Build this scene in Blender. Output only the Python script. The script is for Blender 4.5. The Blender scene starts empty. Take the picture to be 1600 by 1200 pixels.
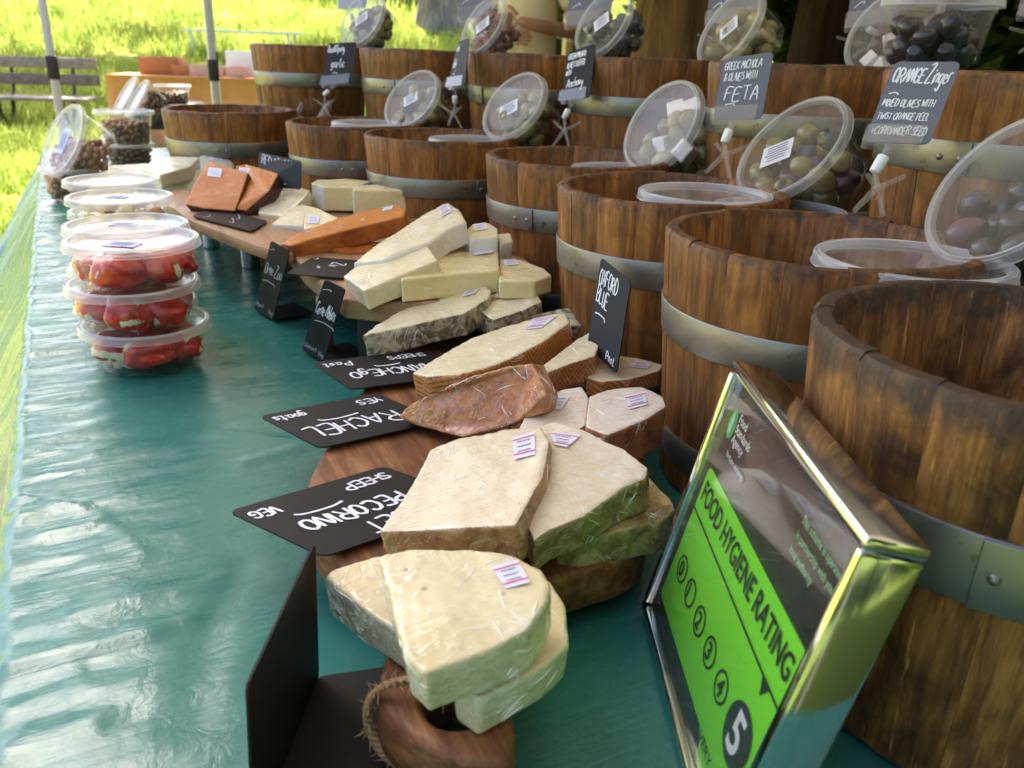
import bpy, bmesh, math, random
import numpy as np
from mathutils import Vector, Matrix, noise
from mathutils.bvhtree import BVHTree

random.seed(7); rng = np.random.default_rng(7)
sc = bpy.context.scene
R_ = math.radians

# ------------------------------------------------------------------ camera
# metres; the table top is z = 0, the ground z = -0.75
F = 1300.0; PITCH = R_(21.8); ROLL = R_(2.0); YAW = R_(26.5); CAMZ = 0.30
fw = Vector((math.sin(YAW)*math.cos(PITCH), math.cos(YAW)*math.cos(PITCH), -math.sin(PITCH)))
rt0 = Vector((math.cos(YAW), -math.sin(YAW), 0)); up0 = rt0.cross(fw)
rt = rt0*math.cos(ROLL) + up0*math.sin(ROLL); up = up0*math.cos(ROLL) - rt0*math.sin(ROLL)
CAM = Vector((0, 0, CAMZ))
cd = bpy.data.cameras.new('camera'); cam = bpy.data.objects.new('camera', cd); sc.collection.objects.link(cam)
cam.matrix_world = Matrix(((rt.x, up.x, -fw.x, CAM.x), (rt.y, up.y, -fw.y, CAM.y), (rt.z, up.z, -fw.z, CAM.z), (0, 0, 0, 1)))
cd.sensor_width = 36; cd.lens = F/1600*36; cd.clip_start = 0.01; cd.clip_end = 400
cd.dof.use_dof = True; cd.dof.focus_distance = 0.58; cd.dof.aperture_fstop = 14
sc.camera = cam

# ------------------------------------------------------------------ sky, sun, exposure
SUN_AZ = R_(12); SUN_EL = R_(56)          # azimuth measured from +Y towards +X
w = bpy.data.worlds.new('World'); sc.world = w; w.use_nodes = True
nt = w.node_tree; bg = nt.nodes['Background']; sky = nt.nodes.new('ShaderNodeTexSky')
sky.sky_type = 'NISHITA'; sky.sun_disc = False; sky.sun_elevation = SUN_EL; sky.sun_rotation = SUN_AZ
sky.air_density = 0.65; sky.dust_density = 5.0; sky.ozone_density = 0.3
nt.links.new(sky.outputs[0], bg.inputs[0]); bg.inputs[1].default_value = 0.14
sl = bpy.data.lights.new('sun', 'SUN'); sl.energy = 5.0; sl.angle = R_(0.6); sl.color = (1, .94, .84)
so = bpy.data.objects.new('sun', sl); sc.collection.objects.link(so)
sdir = Vector((math.sin(SUN_AZ)*math.cos(SUN_EL), math.cos(SUN_AZ)*math.cos(SUN_EL), math.sin(SUN_EL)))
so.rotation_euler = (-sdir).to_track_quat('-Z', 'Y').to_euler(); so.location = sdir*30
sc.view_settings.view_transform = 'Standard'; sc.view_settings.look = 'None'
sc.view_settings.gamma = 1; sc.view_settings.exposure = 2.4; sc.view_settings.use_curve_mapping = False
sc.render.engine = 'CYCLES'
cy = sc.cycles; cy.use_denoising = True; cy.max_bounces = 10; cy.transparent_max_bounces = 28
cy.diffuse_bounces = 4; cy.glossy_bounces = 4; cy.transmission_bounces = 6; cy.caustics_reflective = False; cy.caustics_refractive = False
cy.sample_clamp_indirect = 6

# ------------------------------------------------------------------ measuring helpers
def ray(px, py): return fw + rt*((px-800)/F) - up*((py-600)/F)
def at(px, py, z):
    d = ray(px, py); return CAM + d*((z-CAMZ)/d.z)
def dep(px, py, depth): return CAM + ray(px, py)*depth
GZ = -0.75

# ------------------------------------------------------------------ object helpers
col = sc.collection
def link(o): col.objects.link(o); return o
def tag(o, label, cat, group=None):
    o['label'] = label; o['category'] = cat
    if group: o['group'] = group
    return o
def thing(name, label, cat, loc=(0, 0, 0), group=None, mat=None):
    o = link(bpy.data.objects.new(name, None)); o.empty_display_size = .02
    if mat is not None: o.matrix_world = mat
    else: o.location = loc
    return tag(o, label, cat, group)
def adopt(o, parent, world):
    if parent is not None:
        o.parent = parent
        if world: o.matrix_parent_inverse = parent.matrix_basis.inverted()
    return o
def mobj(name, verts, faces, mats, parent=None, world=True, smooth=True, idx=None):
    me = bpy.data.meshes.new(name); me.from_pydata([tuple(v) for v in verts], [], faces)
    for m in (mats if isinstance(mats, (list, tuple)) else [mats]): me.materials.append(m)
    if idx is not None: me.polygons.foreach_set('material_index', idx)
    if smooth: me.polygons.foreach_set('use_smooth', [True]*len(me.polygons))
    me.update(); o = link(bpy.data.objects.new(name, me))
    return adopt(o, parent, world)
def bobj(name, bm, mats, parent=None, world=True, smooth=True):
    me = bpy.data.meshes.new(name); bm.to_mesh(me); bm.free()
    for m in (mats if isinstance(mats, (list, tuple)) else [mats]): me.materials.append(m)
    if smooth: me.polygons.foreach_set('use_smooth', [True]*len(me.polygons))
    o = link(bpy.data.objects.new(name, me)); return adopt(o, parent, world)
def share(name, me, parent, M=None):
    o = link(bpy.data.objects.new(name, me)); o.parent = parent
    if M is not None: o.matrix_basis = M
    return o
def sharp(o, ang=35):
    me = o.data
    if hasattr(me, 'set_sharp_from_angle'): me.set_sharp_from_angle(angle=R_(ang))
    return o
def bmbox(bm, c, s, M=None, bev=0):
    r = bmesh.ops.create_cube(bm, size=1); vs = r['verts']
    for v in vs:
        v.co = Vector((v.co.x*s[0]+c[0], v.co.y*s[1]+c[1], v.co.z*s[2]+c[2]))
    if bev:
        es = list({e for v in vs for e in v.link_edges})
        rr = bmesh.ops.bevel(bm, geom=es, offset=bev, segments=2, affect='EDGES', profile=.5)
        vs = list({v for f in rr['faces'] for v in f.verts} | {v for v in vs if v.is_valid})
    if M is not None:
        for v in vs: v.co = M @ v.co
    return vs
def box(name, c, s, mat, parent=None, world=True, M=None, bev=.002):
    bm = bmesh.new(); bmbox(bm, c, s, M, bev); return sharp(bobj(name, bm, mat, parent, world))
def tube_data(path, rad, seg=10, caps=True, squash=None):
    path = [Vector(p) for p in path]; n = len(path)
    rads = rad if isinstance(rad, (list, tuple)) else [rad]*n
    V = []; Fc = []; prev = None
    for i, p in enumerate(path):
        t = (path[min(i+1, n-1)] - path[max(i-1, 0)]).normalized()
        a = Vector((0, 0, 1)) if abs(t.z) < .9 else Vector((1, 0, 0))
        if prev is not None: a = prev
        x = (a - t*a.dot(t)).normalized(); y = t.cross(x); prev = x
        for k in range(seg):
            th = 2*math.pi*k/seg; V.append(p + (x*math.cos(th) + y*math.sin(th))*rads[i])
    for i in range(n-1):
        for k in range(seg):
            a = i*seg+k; b = i*seg+(k+1) % seg; Fc.append((a, b, b+seg, a+seg))
    if caps: Fc.append(tuple(range(seg-1, -1, -1))); Fc.append(tuple(range((n-1)*seg, n*seg)))
    return V, Fc
def tube(name, path, rad, mat, parent=None, seg=10, world=True):
    V, Fc = tube_data(path, rad, seg); return sharp(mobj(name, V, Fc, mat, parent, world), 50)
def lathe_data(prof, seg=48, close=False):
    V = []; Fc = []; n = len(prof)
    for r, z in prof:
        for k in range(seg):
            th = 2*math.pi*k/seg; V.append((r*math.cos(th), r*math.sin(th), z))
    for i in range(n if close else n-1):
        j = (i+1) % n
        for k in range(seg):
            a = i*seg+k; b = i*seg+(k+1) % seg; Fc.append((a, b, j*seg+(k+1) % seg, j*seg+k))
    return V, Fc
def lathe_mesh(name, prof, mat, seg=48, cap0=False, cap1=False):
    V, Fc = lathe_data(prof, seg); n = len(prof)
    if cap0: Fc.append(tuple(range(seg-1, -1, -1)))
    if cap1: Fc.append(tuple(range((n-1)*seg, n*seg)))
    me = bpy.data.meshes.new(name); me.from_pydata(V, [], Fc); me.materials.append(mat)
    me.polygons.foreach_set('use_smooth', [True]*len(me.polygons))
    if hasattr(me, 'set_sharp_from_angle'): me.set_sharp_from_angle(angle=R_(50))
    return me

# ------------------------------------------------------------------ material helpers
class N:
    def __init__(s, name):
        s.m = bpy.data.materials.new(name); s.m.use_nodes = True; s.t = s.m.node_tree; s.n = s.t.nodes
        s.b = s.n['Principled BSDF']; s.out = s.n['Material Output']
    def add(s, ty, **kw):
        x = s.n.new('ShaderNode'+ty)
        for k, v in kw.items():
            if hasattr(x, k): setattr(x, k, v)
        return x
    def l(s, a, b): s.t.links.new(a, b)
    def setp(s, **kw):
        for k, v in kw.items():
            k = k.replace('_', ' ')
            i = s.b.inputs[k]
            if hasattr(v, 'is_linked') or isinstance(v, bpy.types.NodeSocket): s.l(v, i)
            else: i.default_value = (*v, 1) if isinstance(v, (tuple, list)) and len(v) == 3 and i.type == 'RGBA' else v
    def coord(s, kind='Object', scale=(1, 1, 1), rnd=0.0):
        tc = s.add('TexCoord'); mp = s.add('Mapping'); s.l(tc.outputs[kind], mp.inputs[0]); mp.inputs['Scale'].default_value = scale
        if rnd:
            oi = s.add('ObjectInfo'); mu = s.add('VectorMath', operation='SCALE'); mu.inputs[0].default_value = (rnd, rnd*1.7, rnd*.6)
            s.l(oi.outputs['Random'], mu.inputs['Scale']); s.l(mu.outputs[0], mp.inputs['Location'])
        return mp.outputs[0]
    def noise(s, v, scale, detail=4, rough=.55, dist=0.0):
        x = s.add('TexNoise'); s.l(v, x.inputs['Vector']); x.inputs['Scale'].default_value = scale
        x.inputs['Detail'].default_value = detail; x.inputs['Roughness'].default_value = rough; x.inputs['Distortion'].default_value = dist
        return x.outputs[0]
    def vor(s, v, scale, feature='F1', out='Distance', rand=1):
        x = s.add('TexVoronoi'); x.feature = feature; s.l(v, x.inputs['Vector']); x.inputs['Scale'].default_value = scale
        x.inputs['Randomness'].default_value = rand; return x.outputs[out]
    def ramp(s, f, stops, interp='LINEAR'):
        x = s.add('ValToRGB'); s.l(f, x.inputs[0]); e = x.color_ramp.elements; x.color_ramp.interpolation = interp
        while len(e) < len(stops): e.new(.5)
        for k, (p, c) in enumerate(stops):
            e[k].position = p; e[k].color = (*c, 1) if isinstance(c, (tuple, list)) else (c, c, c, 1)
        return x.outputs[0]
    def mix(s, f, a, b, mode='MIX'):
        x = s.add('MixRGB'); x.blend_type = mode
        for i, v in ((0, f), (1, a), (2, b)):
            if isinstance(v, bpy.types.NodeSocket): s.l(v, x.inputs[i])
            elif i == 0: x.inputs[0].default_value = v
            else: x.inputs[i].default_value = (*v, 1) if isinstance(v, (tuple, list)) else (v, v, v, 1)
        return x.outputs[0]
    def math(s, op, a, b=0.0, clamp=False):
        x = s.add('Math', operation=op); x.use_clamp = clamp
        for i, v in ((0, a), (1, b)):
            if isinstance(v, bpy.types.NodeSocket): s.l(v, x.inputs[i])
            else: x.inputs[i].default_value = v
        return x.outputs[0]
    def bump(s, h, strength=.3, dist=.002, normal=None):
        x = s.add('Bump'); x.inputs['Strength'].default_value = strength; x.inputs['Distance'].default_value = dist
        s.l(h, x.inputs['Height'])
        if normal is not None: s.l(normal, x.inputs['Normal'])
        return x.outputs[0]
    def sep(s, v):
        x = s.add('SeparateXYZ'); s.l(v, x.inputs[0]); return x.outputs

def plain(name, c, rough=.5, metal=0, spec=.5, var=.12, vs=30, bump=.0, bs=200, coat=0):
    n = N(name); v = n.coord(); f = n.noise(v, vs, 5)
    colr = n.mix(f, tuple(x*(1-var) for x in c), tuple(min(1, x*(1+var)) for x in c))
    n.setp(Base_Color=colr, Roughness=rough, Metallic=metal, Specular_IOR_Level=spec)
    if coat: n.setp(Coat_Weight=coat, Coat_Roughness=.08)
    if bump: n.setp(Normal=n.bump(n.noise(v, bs, 4), bump, .001))
    return n.m

def wood(name, dark, mid, light, grain=(70, 70, 5), rough=.5, stain=.5, rnd=9.0, rimz=None, bumps=.35, coat=0.0, axis=2, fleck=.15):
    n = N(name); v = n.coord('Object', (1, 1, 1), rnd)
    g = n.coord('Object', grain, rnd)
    a = n.noise(g, 1.0, 6, .6, .4); b = n.noise(n.coord('Object', tuple(x*3.5 for x in grain), rnd), 1.0, 3, .6)
    f = n.math('ADD', n.math('MULTIPLY', a, .72), n.math('MULTIPLY', b, .28))
    c = n.ramp(f, [(.33, dark), (.5, mid), (.68, light)])
    oi = n.add('ObjectInfo')
    tone = n.ramp(oi.outputs['Random'], [(0, .70), (1, 1.18)])
    c = n.mix(1.0, c, tone, 'MULTIPLY')
    st = n.ramp(n.noise(v, 22, 5, .62, .6), [(.44, 0.0), (.66, 1.0)])
    c = n.mix(n.math('MULTIPLY', st, stain), c, tuple(x*.38 for x in dark))
    fl = n.ramp(n.noise(n.coord('Object', tuple(x*1.6 for x in grain), rnd*2), 1.0, 2), [(.64, 0.0), (.72, 1.0)])
    c = n.mix(n.math('MULTIPLY', fl, fleck), c, tuple(min(1, x*1.5) for x in light))
    r = rough
    if rimz is not None:
        z = n.sep(n.coord())[2]
        k = n.math('ADD', n.math('MULTIPLY', n.math('SUBTRACT', z, rimz), 55.0), n.math('MULTIPLY', n.math('SUBTRACT', n.noise(v, 70, 5, .65), .5), 3.6))
        k = n.ramp(k, [(.0, 0.0), (.9, .85)])
        c = n.mix(k, c, (.035, .024, .017))
    n.setp(Base_Color=c, Roughness=n.ramp(a, [(.3, rough+.12), (.7, rough-.1)]), Specular_IOR_Level=.35)
    if coat: n.setp(Coat_Weight=coat, Coat_Roughness=.22)
    n.setp(Normal=n.bump(n.math('ADD', f, n.math('MULTIPLY', st, -.3)), bumps, .0016))
    return n.m

# ------------------------------------------------------------------ materials
def plastic_clear(name, milk, rough=.12, tint=(.93, .95, .97), bumpk=.15):
    n = N(name); n.n.remove(n.b)
    tr = n.add('BsdfTransparent'); tr.inputs[0].default_value = (.97, .97, .97, 1)
    df = n.add('BsdfDiffuse'); df.inputs[0].default_value = (*tint, 1)
    tl = n.add('BsdfTranslucent'); tl.inputs[0].default_value = (*tint, 1)
    gl = n.add('BsdfGlossy'); gl.inputs['Roughness'].default_value = rough; gl.inputs[0].default_value = (1, 1, 1, 1)
    m1 = n.add('MixShader'); m1.inputs[0].default_value = .5; n.l(df.outputs[0], m1.inputs[1]); n.l(tl.outputs[0], m1.inputs[2])
    m2 = n.add('MixShader'); n.l(tr.outputs[0], m2.inputs[1]); n.l(m1.outputs[0], m2.inputs[2])
    lw = n.add('LayerWeight'); lw.inputs[0].default_value = .35
    n.l(n.math('ADD', n.math('MULTIPLY', lw.outputs['Facing'], milk*1.3), milk, True), m2.inputs[0])
    lf = n.add('LayerWeight'); lf.inputs[0].default_value = .5
    frs = n.math('ADD', n.math('MULTIPLY', n.math('POWER', lf.outputs['Facing'], 5.0), .55), .045)
    v = n.coord(); bp = n.bump(n.noise(v, 60, 3), bumpk, .001)
    n.l(bp, gl.inputs['Normal'])
    m3 = n.add('MixShader'); n.l(frs, m3.inputs[0]); n.l(m2.outputs[0], m3.inputs[1]); n.l(gl.outputs[0], m3.inputs[2])
    n.l(m3.outputs[0], n.out.inputs[0]); return n.m
POTM = plastic_clear('clear_pot_plastic', .024)
LIDM = plastic_clear('clear_lid_plastic', .05)
RIMM = plastic_clear('milky_lid_rim', .27, .16)
CLIPM = plastic_clear('clear_clip_plastic', .07, .10)
WHITEP = plain('white_plastic', (.8, .8, .82), .35)

def film(n, coat=1.0, k=1.0):  # noqa
    """cling film: a glossy coat with its own creased relief, fine pulled creases plus slack hollows"""
    v = n.coord('Object', (1, 1, 1), 3.0)
    a = n.noise(n.coord('Object', (55, 230, 120), 5.0), 1.0, 2, .5, .8)
    b = n.noise(n.coord('Object', (210, 48, 120), 8.0), 1.0, 2, .5, .8)
    def ridge(x, w): return n.math('SUBTRACT', 1.0, n.math('ABSOLUTE', n.math('MULTIPLY', n.math('SUBTRACT', x, .5), w)), True)
    msk = n.ramp(n.noise(v, 38, 2), [(.42, 0.0), (.6, 1.0)])
    m2 = n.ramp(n.noise(n.coord('Object', (1, 1, 1), 6.0), 30, 2), [(.46, 0.0), (.62, 1.0)])
    h = n.math('ADD', n.math('MULTIPLY', ridge(a, 15.0), msk), n.math('MULTIPLY', ridge(b, 15.0), m2))
    h = n.math('ADD', h, n.math('MULTIPLY', n.noise(v, 55, 2), .8))
    n.setp(Coat_Weight=coat, Coat_Roughness=.03, Coat_IOR=1.62, Coat_Normal=n.bump(h, 1.0*k, .0030))

def paste_cols(n, c, c2, veins=None, holes=0.0, vs=26, veinamt=.5):
    v = n.coord('Object', (1, 1, 1), 4.0)
    colr = n.mix(n.ramp(n.noise(v, vs, 5, .6, .5), [(.35, 0.0), (.68, 1.0)]), c, c2)
    colr = n.mix(n.math('MULTIPLY', n.ramp(n.noise(v, 160, 3), [(.5, 0.0), (.7, 1.0)]), .25), colr, tuple(x*.86 for x in c))
    h = n.math('MULTIPLY', n.noise(v, 120, 5, .65), .5)
    if veins:
        m = n.ramp(n.noise(v, 42, 4, .6, 1.5), [(1-veinamt, 0.0), (1-veinamt+.1, 1.0)]); colr = n.mix(m, colr, veins)
    if holes:
        d = n.ramp(n.vor(v, 60), [(.10*holes, 0.0), (.16*holes+.02, 1.0)])
        colr = n.mix(d, tuple(x*.5 for x in c2), colr); h = n.math('ADD', h, n.math('MULTIPLY', d, .9))
    return colr, h
def rind_cols(n, stops, vs=40, bump=.7, dist=.6):
    v = n.coord('Object', (1, 1, 1), 4.0); colr = n.ramp(n.noise(v, vs, 7, .68, dist), stops)
    sp = n.ramp(n.noise(v, vs*4, 4), [(.56, 0.0), (.68, 1.0)]); colr = n.mix(n.math('MULTIPLY', sp, .5), colr, stops[0][1])
    return colr, n.math('MULTIPLY', n.noise(v, vs*2.2, 6, .7), 2.4*bump)
def manchego_cols(n):
    v = n.coord('Object', (1, 1, 1), 0); s = n.sep(v)
    t = n.math('ADD', n.math('MULTIPLY', s[0], 1.0), n.math('MULTIPLY', s[1], 1.0))
    zz = n.math('ABSOLUTE', n.math('SUBTRACT', n.math('FRACT', n.math('MULTIPLY', t, 38.0)), .5))
    f = n.math('FRACT', n.math('ADD', n.math('MULTIPLY', s[2], 190.0), n.math('MULTIPLY', zz, 6.0)))
    g = n.ramp(f, [(.0, 0.0), (.25, 1.0), (.7, 1.0), (.95, 0.0)])
    return n.mix(g, (.26, .08, .014), n.mix(n.noise(v, 50, 4), (.48, .19, .035), (.62, .31, .085))), n.math('MULTIPLY', g, 2.2)
PASTES = {}; RINDS = {}
def paste_mat(name, *a, **k): PASTES[name] = (a, k); return name
def rind_mat(name, *a, **k): RINDS[name] = (a, k); return name
_cm = {}
def cheese_mat(p, r):
    if (p, r) in _cm: return _cm[(p, r)]
    n = N(p+'_with_'+r); k = n.add('Attribute'); k.attribute_name = 'rindness'
    v = n.coord('Object', (1, 1, 1), 2.0)
    f = n.ramp(n.math('ADD', k.outputs['Fac'], n.math('MULTIPLY', n.math('SUBTRACT', n.noise(v, 130, 4), .5), .55)), [(.40, 0.0), (.56, 1.0)])
    def cols(q):
        if q in PASTES: return paste_cols(n, *PASTES[q][0], **PASTES[q][1])
        if q == 'zigzag_manchego_rind': return manchego_cols(n)
        return rind_cols(n, *RINDS[q][0], **RINDS[q][1])
    (c1, h1), (c2, h2) = cols(p), cols(r)
    n.setp(Base_Color=n.mix(f, c1, c2), Roughness=n.ramp(f, [(0, .5), (1, .68)]), Specular_IOR_Level=.3, Normal=n.bump(n.mix(f, h1, h2), .22, .0008))
    n.setp(Subsurface_Weight=.10, Subsurface_Radius=(.008, .005, .003), Subsurface_Scale=.5)
    film(n, .35 if p == 'orange_paste' else 1.0); _cm[(p, r)] = n.m; return n.m
IVORY = paste_mat('ivory_paste', (.70, .57, .32), (.78, .68, .44), holes=.55)
PECO = paste_mat('pecorino_paste', (.70, .57, .38), (.80, .71, .55))
CREAM = paste_mat('cream_paste', (.74, .64, .38), (.80, .72, .48))
PALE = paste_mat('pale_manchego_paste', (.70, .60, .38), (.76, .68, .47))
WHITEG = paste_mat('white_goat_paste', (.78, .68, .55), (.82, .76, .66))
BUTTER = paste_mat('butter_paste', (.78, .64, .30), (.82, .71, .40))
BLUEP = paste_mat('blue_veined_paste', (.72, .64, .40), (.78, .71, .50), veins=(.12, .14, .12), veinamt=.36)
BLUE2 = paste_mat('light_blue_paste', (.76, .67, .42), (.80, .73, .52), veins=(.16, .20, .18), veinamt=.31)
ORANGE = paste_mat('orange_paste', (.50, .15, .010), (.58, .20, .018))
ROUNDW = paste_mat('white_round_paste', (.66, .63, .48), (.74, .71, .57))
R_BROWN = rind_mat('brown_pecorino_rind', [(.3, (.12, .045, .014)), (.45, (.28, .12, .04)), (.58, (.42, .25, .10)), (.75, (.60, .46, .25))])
R_GREEN = rind_mat('green_mouldy_rind', [(.3, (.12, .06, .02)), (.42, (.22, .15, .05)), (.53, (.34, .28, .11)), (.60, (.44, .30, .13)), (.70, (.62, .51, .30))], 80)
R_PINK = rind_mat('pink_washed_rind', [(.3, (.14, .05, .02)), (.42, (.38, .14, .05)), (.55, (.52, .22, .09)), (.64, (.34, .22, .13)), (.76, (.66, .46, .27))], 44)
R_ASH = rind_mat('ash_grey_rind', [(.3, (.05, .042, .028)), (.45, (.20, .17, .10)), (.54, (.50, .43, .28)), (.68, (.74, .65, .45))], 75, dist=1.2)
R_CREAM = rind_mat('cream_soft_rind', [(.3, (.50, .40, .22)), (.5, (.70, .62, .42)), (.7, (.80, .74, .58))], 30, bump=.4)
R_MINT = rind_mat('pale_green_film_rind', [(.3, (.46, .39, .18)), (.5, (.66, .60, .38)), (.7, (.74, .72, .54))], 28, bump=.4)
R_WHITE = rind_mat('white_bloomy_rind', [(.3, (.68, .66, .60)), (.6, (.80, .79, .76))], 30, bump=.3)
R_WAX = rind_mat('dark_purple_wax', [(.3, (.05, .014, .012)), (.6, (.10, .028, .022))], 20, bump=.1)
R_SMOKE = rind_mat('smoked_orange_rind', [(.3, (.18, .035, .006)), (.5, (.42, .11, .012)), (.7, (.55, .19, .035))], 22, bump=.25)
R_MANCH = 'zigzag_manchego_rind'

CARD = plain('black_chalk_card', (.012, .012, .013), .55, spec=.25, bump=.05)
SLATE = plain('slate_blue_chalk_card', (.125, .14, .19), .5, bump=.05)
CHALK = plain('white_chalk_ink', (.78, .80, .86), .6)
LABEL = plain('white_label_paper', (.74, .73, .82), .45, var=.03)
PINK = plain('pink_label_ink', (.75, .08, .20), .5)
INK = plain('grey_label_ink', (.16, .16, .26), .5)
BLUEL = plain('pale_blue_label_paper', (.40, .46, .80), .45, var=.04)
STEEL = plain('polished_steel', (.72, .71, .68), .10, 1.0, vs=12, bump=.02)
def zinc():
    n = N('galvanised_hoop_metal'); v = n.coord('Object', (1, 1, 1), 7)
    f = n.noise(v, 35, 5, .6); sp = n.ramp(n.noise(v, 110, 4), [(.62, 0.0), (.72, 1.0)])
    c = n.mix(f, (.20, .195, .175), (.34, .33, .30)); c = n.mix(n.math('MULTIPLY', sp, .75), c, (.10, .075, .05))
    n.setp(Base_Color=c, Metallic=.85, Roughness=n.ramp(f, [(.3, .34), (.7, .52)]), Normal=n.bump(n.noise(v, 80, 4), .25, .001)); return n.m
ZINC = zinc()
TUBW = wood('tub_oak', (.095, .033, .008), (.26, .102, .024), (.44, .19, .045), (120, 120, 9), .55, .5, 9.0, .178)
TUBW2 = wood('weathered_tub_oak', (.07, .026, .008), (.25, .105, .027), (.48, .23, .060), (150, 150, 13), .55, .85, 9.0, .166, bumps=.8, fleck=.6)
BOARDW = wood('acacia_board', (.07, .022, .008), (.21, .080, .029), (.40, .19, .075), (85, 6, 85), .55, .4, 3.0, bumps=.4)
BOARDL = wood('pale_board', (.22, .12, .06), (.36, .21, .11), (.47, .30, .17), (50, 6, 50), .45, .15, 3.0, bumps=.15)
BOARDB = wood('walnut_board', (.05, .02, .009), (.13, .052, .02), (.24, .105, .042), (40, 5, 40), .36, .3, 3.0, bumps=.15, coat=.25)
BENCHW = wood('grey_bench_timber', (.14, .11, .09), (.26, .21, .18), (.36, .31, .27), (4, 50, 50), .7, .3, 5.0)
IRON = plain('dark_bench_iron', (.05, .045, .04), .6, .3)
def cloth():
    n = N('green_plastic_tablecloth'); v = n.coord('Object')
    f = n.noise(v, 9, 5); c = n.mix(f, (.024, .145, .120), (.036, .190, .158))
    sc_ = n.ramp(n.noise(n.coord('Object', (60, 14, 1)), 1.0, 5, .7, 1.0), [(.60, 0.0), (.74, 1.0)])
    c = n.mix(n.math('MULTIPLY', sc_, .18), c, (.16, .30, .28))
    h = n.math('ADD', n.noise(v, 70, 4, .6, .6), n.math('MULTIPLY', n.noise(n.coord('Object', (14, 90, 1)), 1.0, 3, .5, 1.0), 1.2))
    n.setp(Base_Color=c, Roughness=n.ramp(n.noise(v, 40, 4), [(.3, .19), (.75, .34)]), Specular_IOR_Level=.6, Normal=n.bump(h, .32, .0016)); return n.m
CLOTH = cloth()
BLACKR = plain('black_riser', (.012, .012, .013), .5)
def grassmat(name, a, b, transl=.35):
    n = N(name); oi = n.coord('Object'); f = n.noise(oi, 1.4, 4); g = n.noise(oi, 30, 2)
    c = n.mix(n.ramp(n.math('ADD', n.math('MULTIPLY', f, .6), n.math('MULTIPLY', g, .4)), [(.38, 0.0), (.62, 1.0)]), a, b)
    n.n.remove(n.b); d = n.add('BsdfDiffuse'); t = n.add('BsdfTranslucent'); n.l(c, d.inputs[0]); n.l(c, t.inputs[0])
    m = n.add('MixShader'); m.inputs[0].default_value = transl; n.l(d.outputs[0], m.inputs[1]); n.l(t.outputs[0], m.inputs[2]); n.l(m.outputs[0], n.out.inputs[0]); return n.m
GRASSB = grassmat('grass_blades', (.13, .20, .03), (.46, .52, .12), .5)
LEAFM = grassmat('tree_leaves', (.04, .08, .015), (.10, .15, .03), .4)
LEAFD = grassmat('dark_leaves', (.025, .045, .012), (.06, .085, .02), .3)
def groundmat():
    n = N('grass_and_earth'); v = n.coord('Object'); f = n.noise(v, 2.0, 6, .65); g = n.noise(v, 14, 5)
    c = n.mix(n.ramp(f, [(.36, 0.0), (.58, 1.0)]), (.18, .21, .025), (.36, .37, .06)); c = n.mix(n.ramp(n.math('ADD', n.math('MULTIPLY', n.sep(v)[1], -.5), 1.2), [(0, 0.0), (1, 1.0)]), c, (.055, .085, .022)); c = n.mix(n.math('MULTIPLY', g, .5), c, (.10, .13, .02))  # grass around and behind the stall darkened, shade put into its colour
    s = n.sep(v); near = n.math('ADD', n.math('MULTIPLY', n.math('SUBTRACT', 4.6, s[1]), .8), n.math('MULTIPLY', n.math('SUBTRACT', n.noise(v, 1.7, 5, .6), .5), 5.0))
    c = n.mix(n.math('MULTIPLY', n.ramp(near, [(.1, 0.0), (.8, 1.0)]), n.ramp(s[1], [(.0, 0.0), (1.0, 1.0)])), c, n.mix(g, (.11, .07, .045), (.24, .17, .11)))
    n.setp(Base_Color=c, Roughness=.9, Specular_IOR_Level=.1, Normal=n.bump(g, .8, .03)); return n.m
GROUND = groundmat()
def barkmat(name, a, b):
    n = N(name); v = n.coord('Object', (9, 9, 1.2)); f = n.noise(v, 1.0, 7, .65, .8); c = n.ramp(f, [(.35, a), (.65, b)])
    n.setp(Base_Color=c, Roughness=.9, Specular_IOR_Level=.1, Normal=n.bump(f, 1.0, .05)); return n.m
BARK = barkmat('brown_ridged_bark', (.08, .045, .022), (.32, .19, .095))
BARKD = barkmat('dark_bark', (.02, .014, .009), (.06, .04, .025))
BARKG = barkmat('grey_bark', (.13, .11, .10), (.30, .27, .25))
def canopymat():
    n = N('white_canopy_fabric'); n.n.remove(n.b); d = n.add('BsdfDiffuse'); t = n.add('BsdfTranslucent')
    d.inputs[0].default_value = (.62, .58, .50, 1); t.inputs[0].default_value = (.21, .182, .138, 1)
    m = n.add('MixShader'); m.inputs[0].default_value = .5; n.l(d.outputs[0], m.inputs[1]); n.l(t.outputs[0], m.inputs[2]); n.l(m.outputs[0], n.out.inputs[0]); return n.m
CANOPY = canopymat()
POLE = plain('white_pole_paint', (.62, .63, .62), .4, .2)
JOINT = plain('black_pole_joint', (.03, .03, .03), .5)
PEACH = plain('peach_table_cloth', (.62, .28, .14), .8)
TERRA = plain('terracotta_box', (.38, .14, .05), .7)

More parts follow.
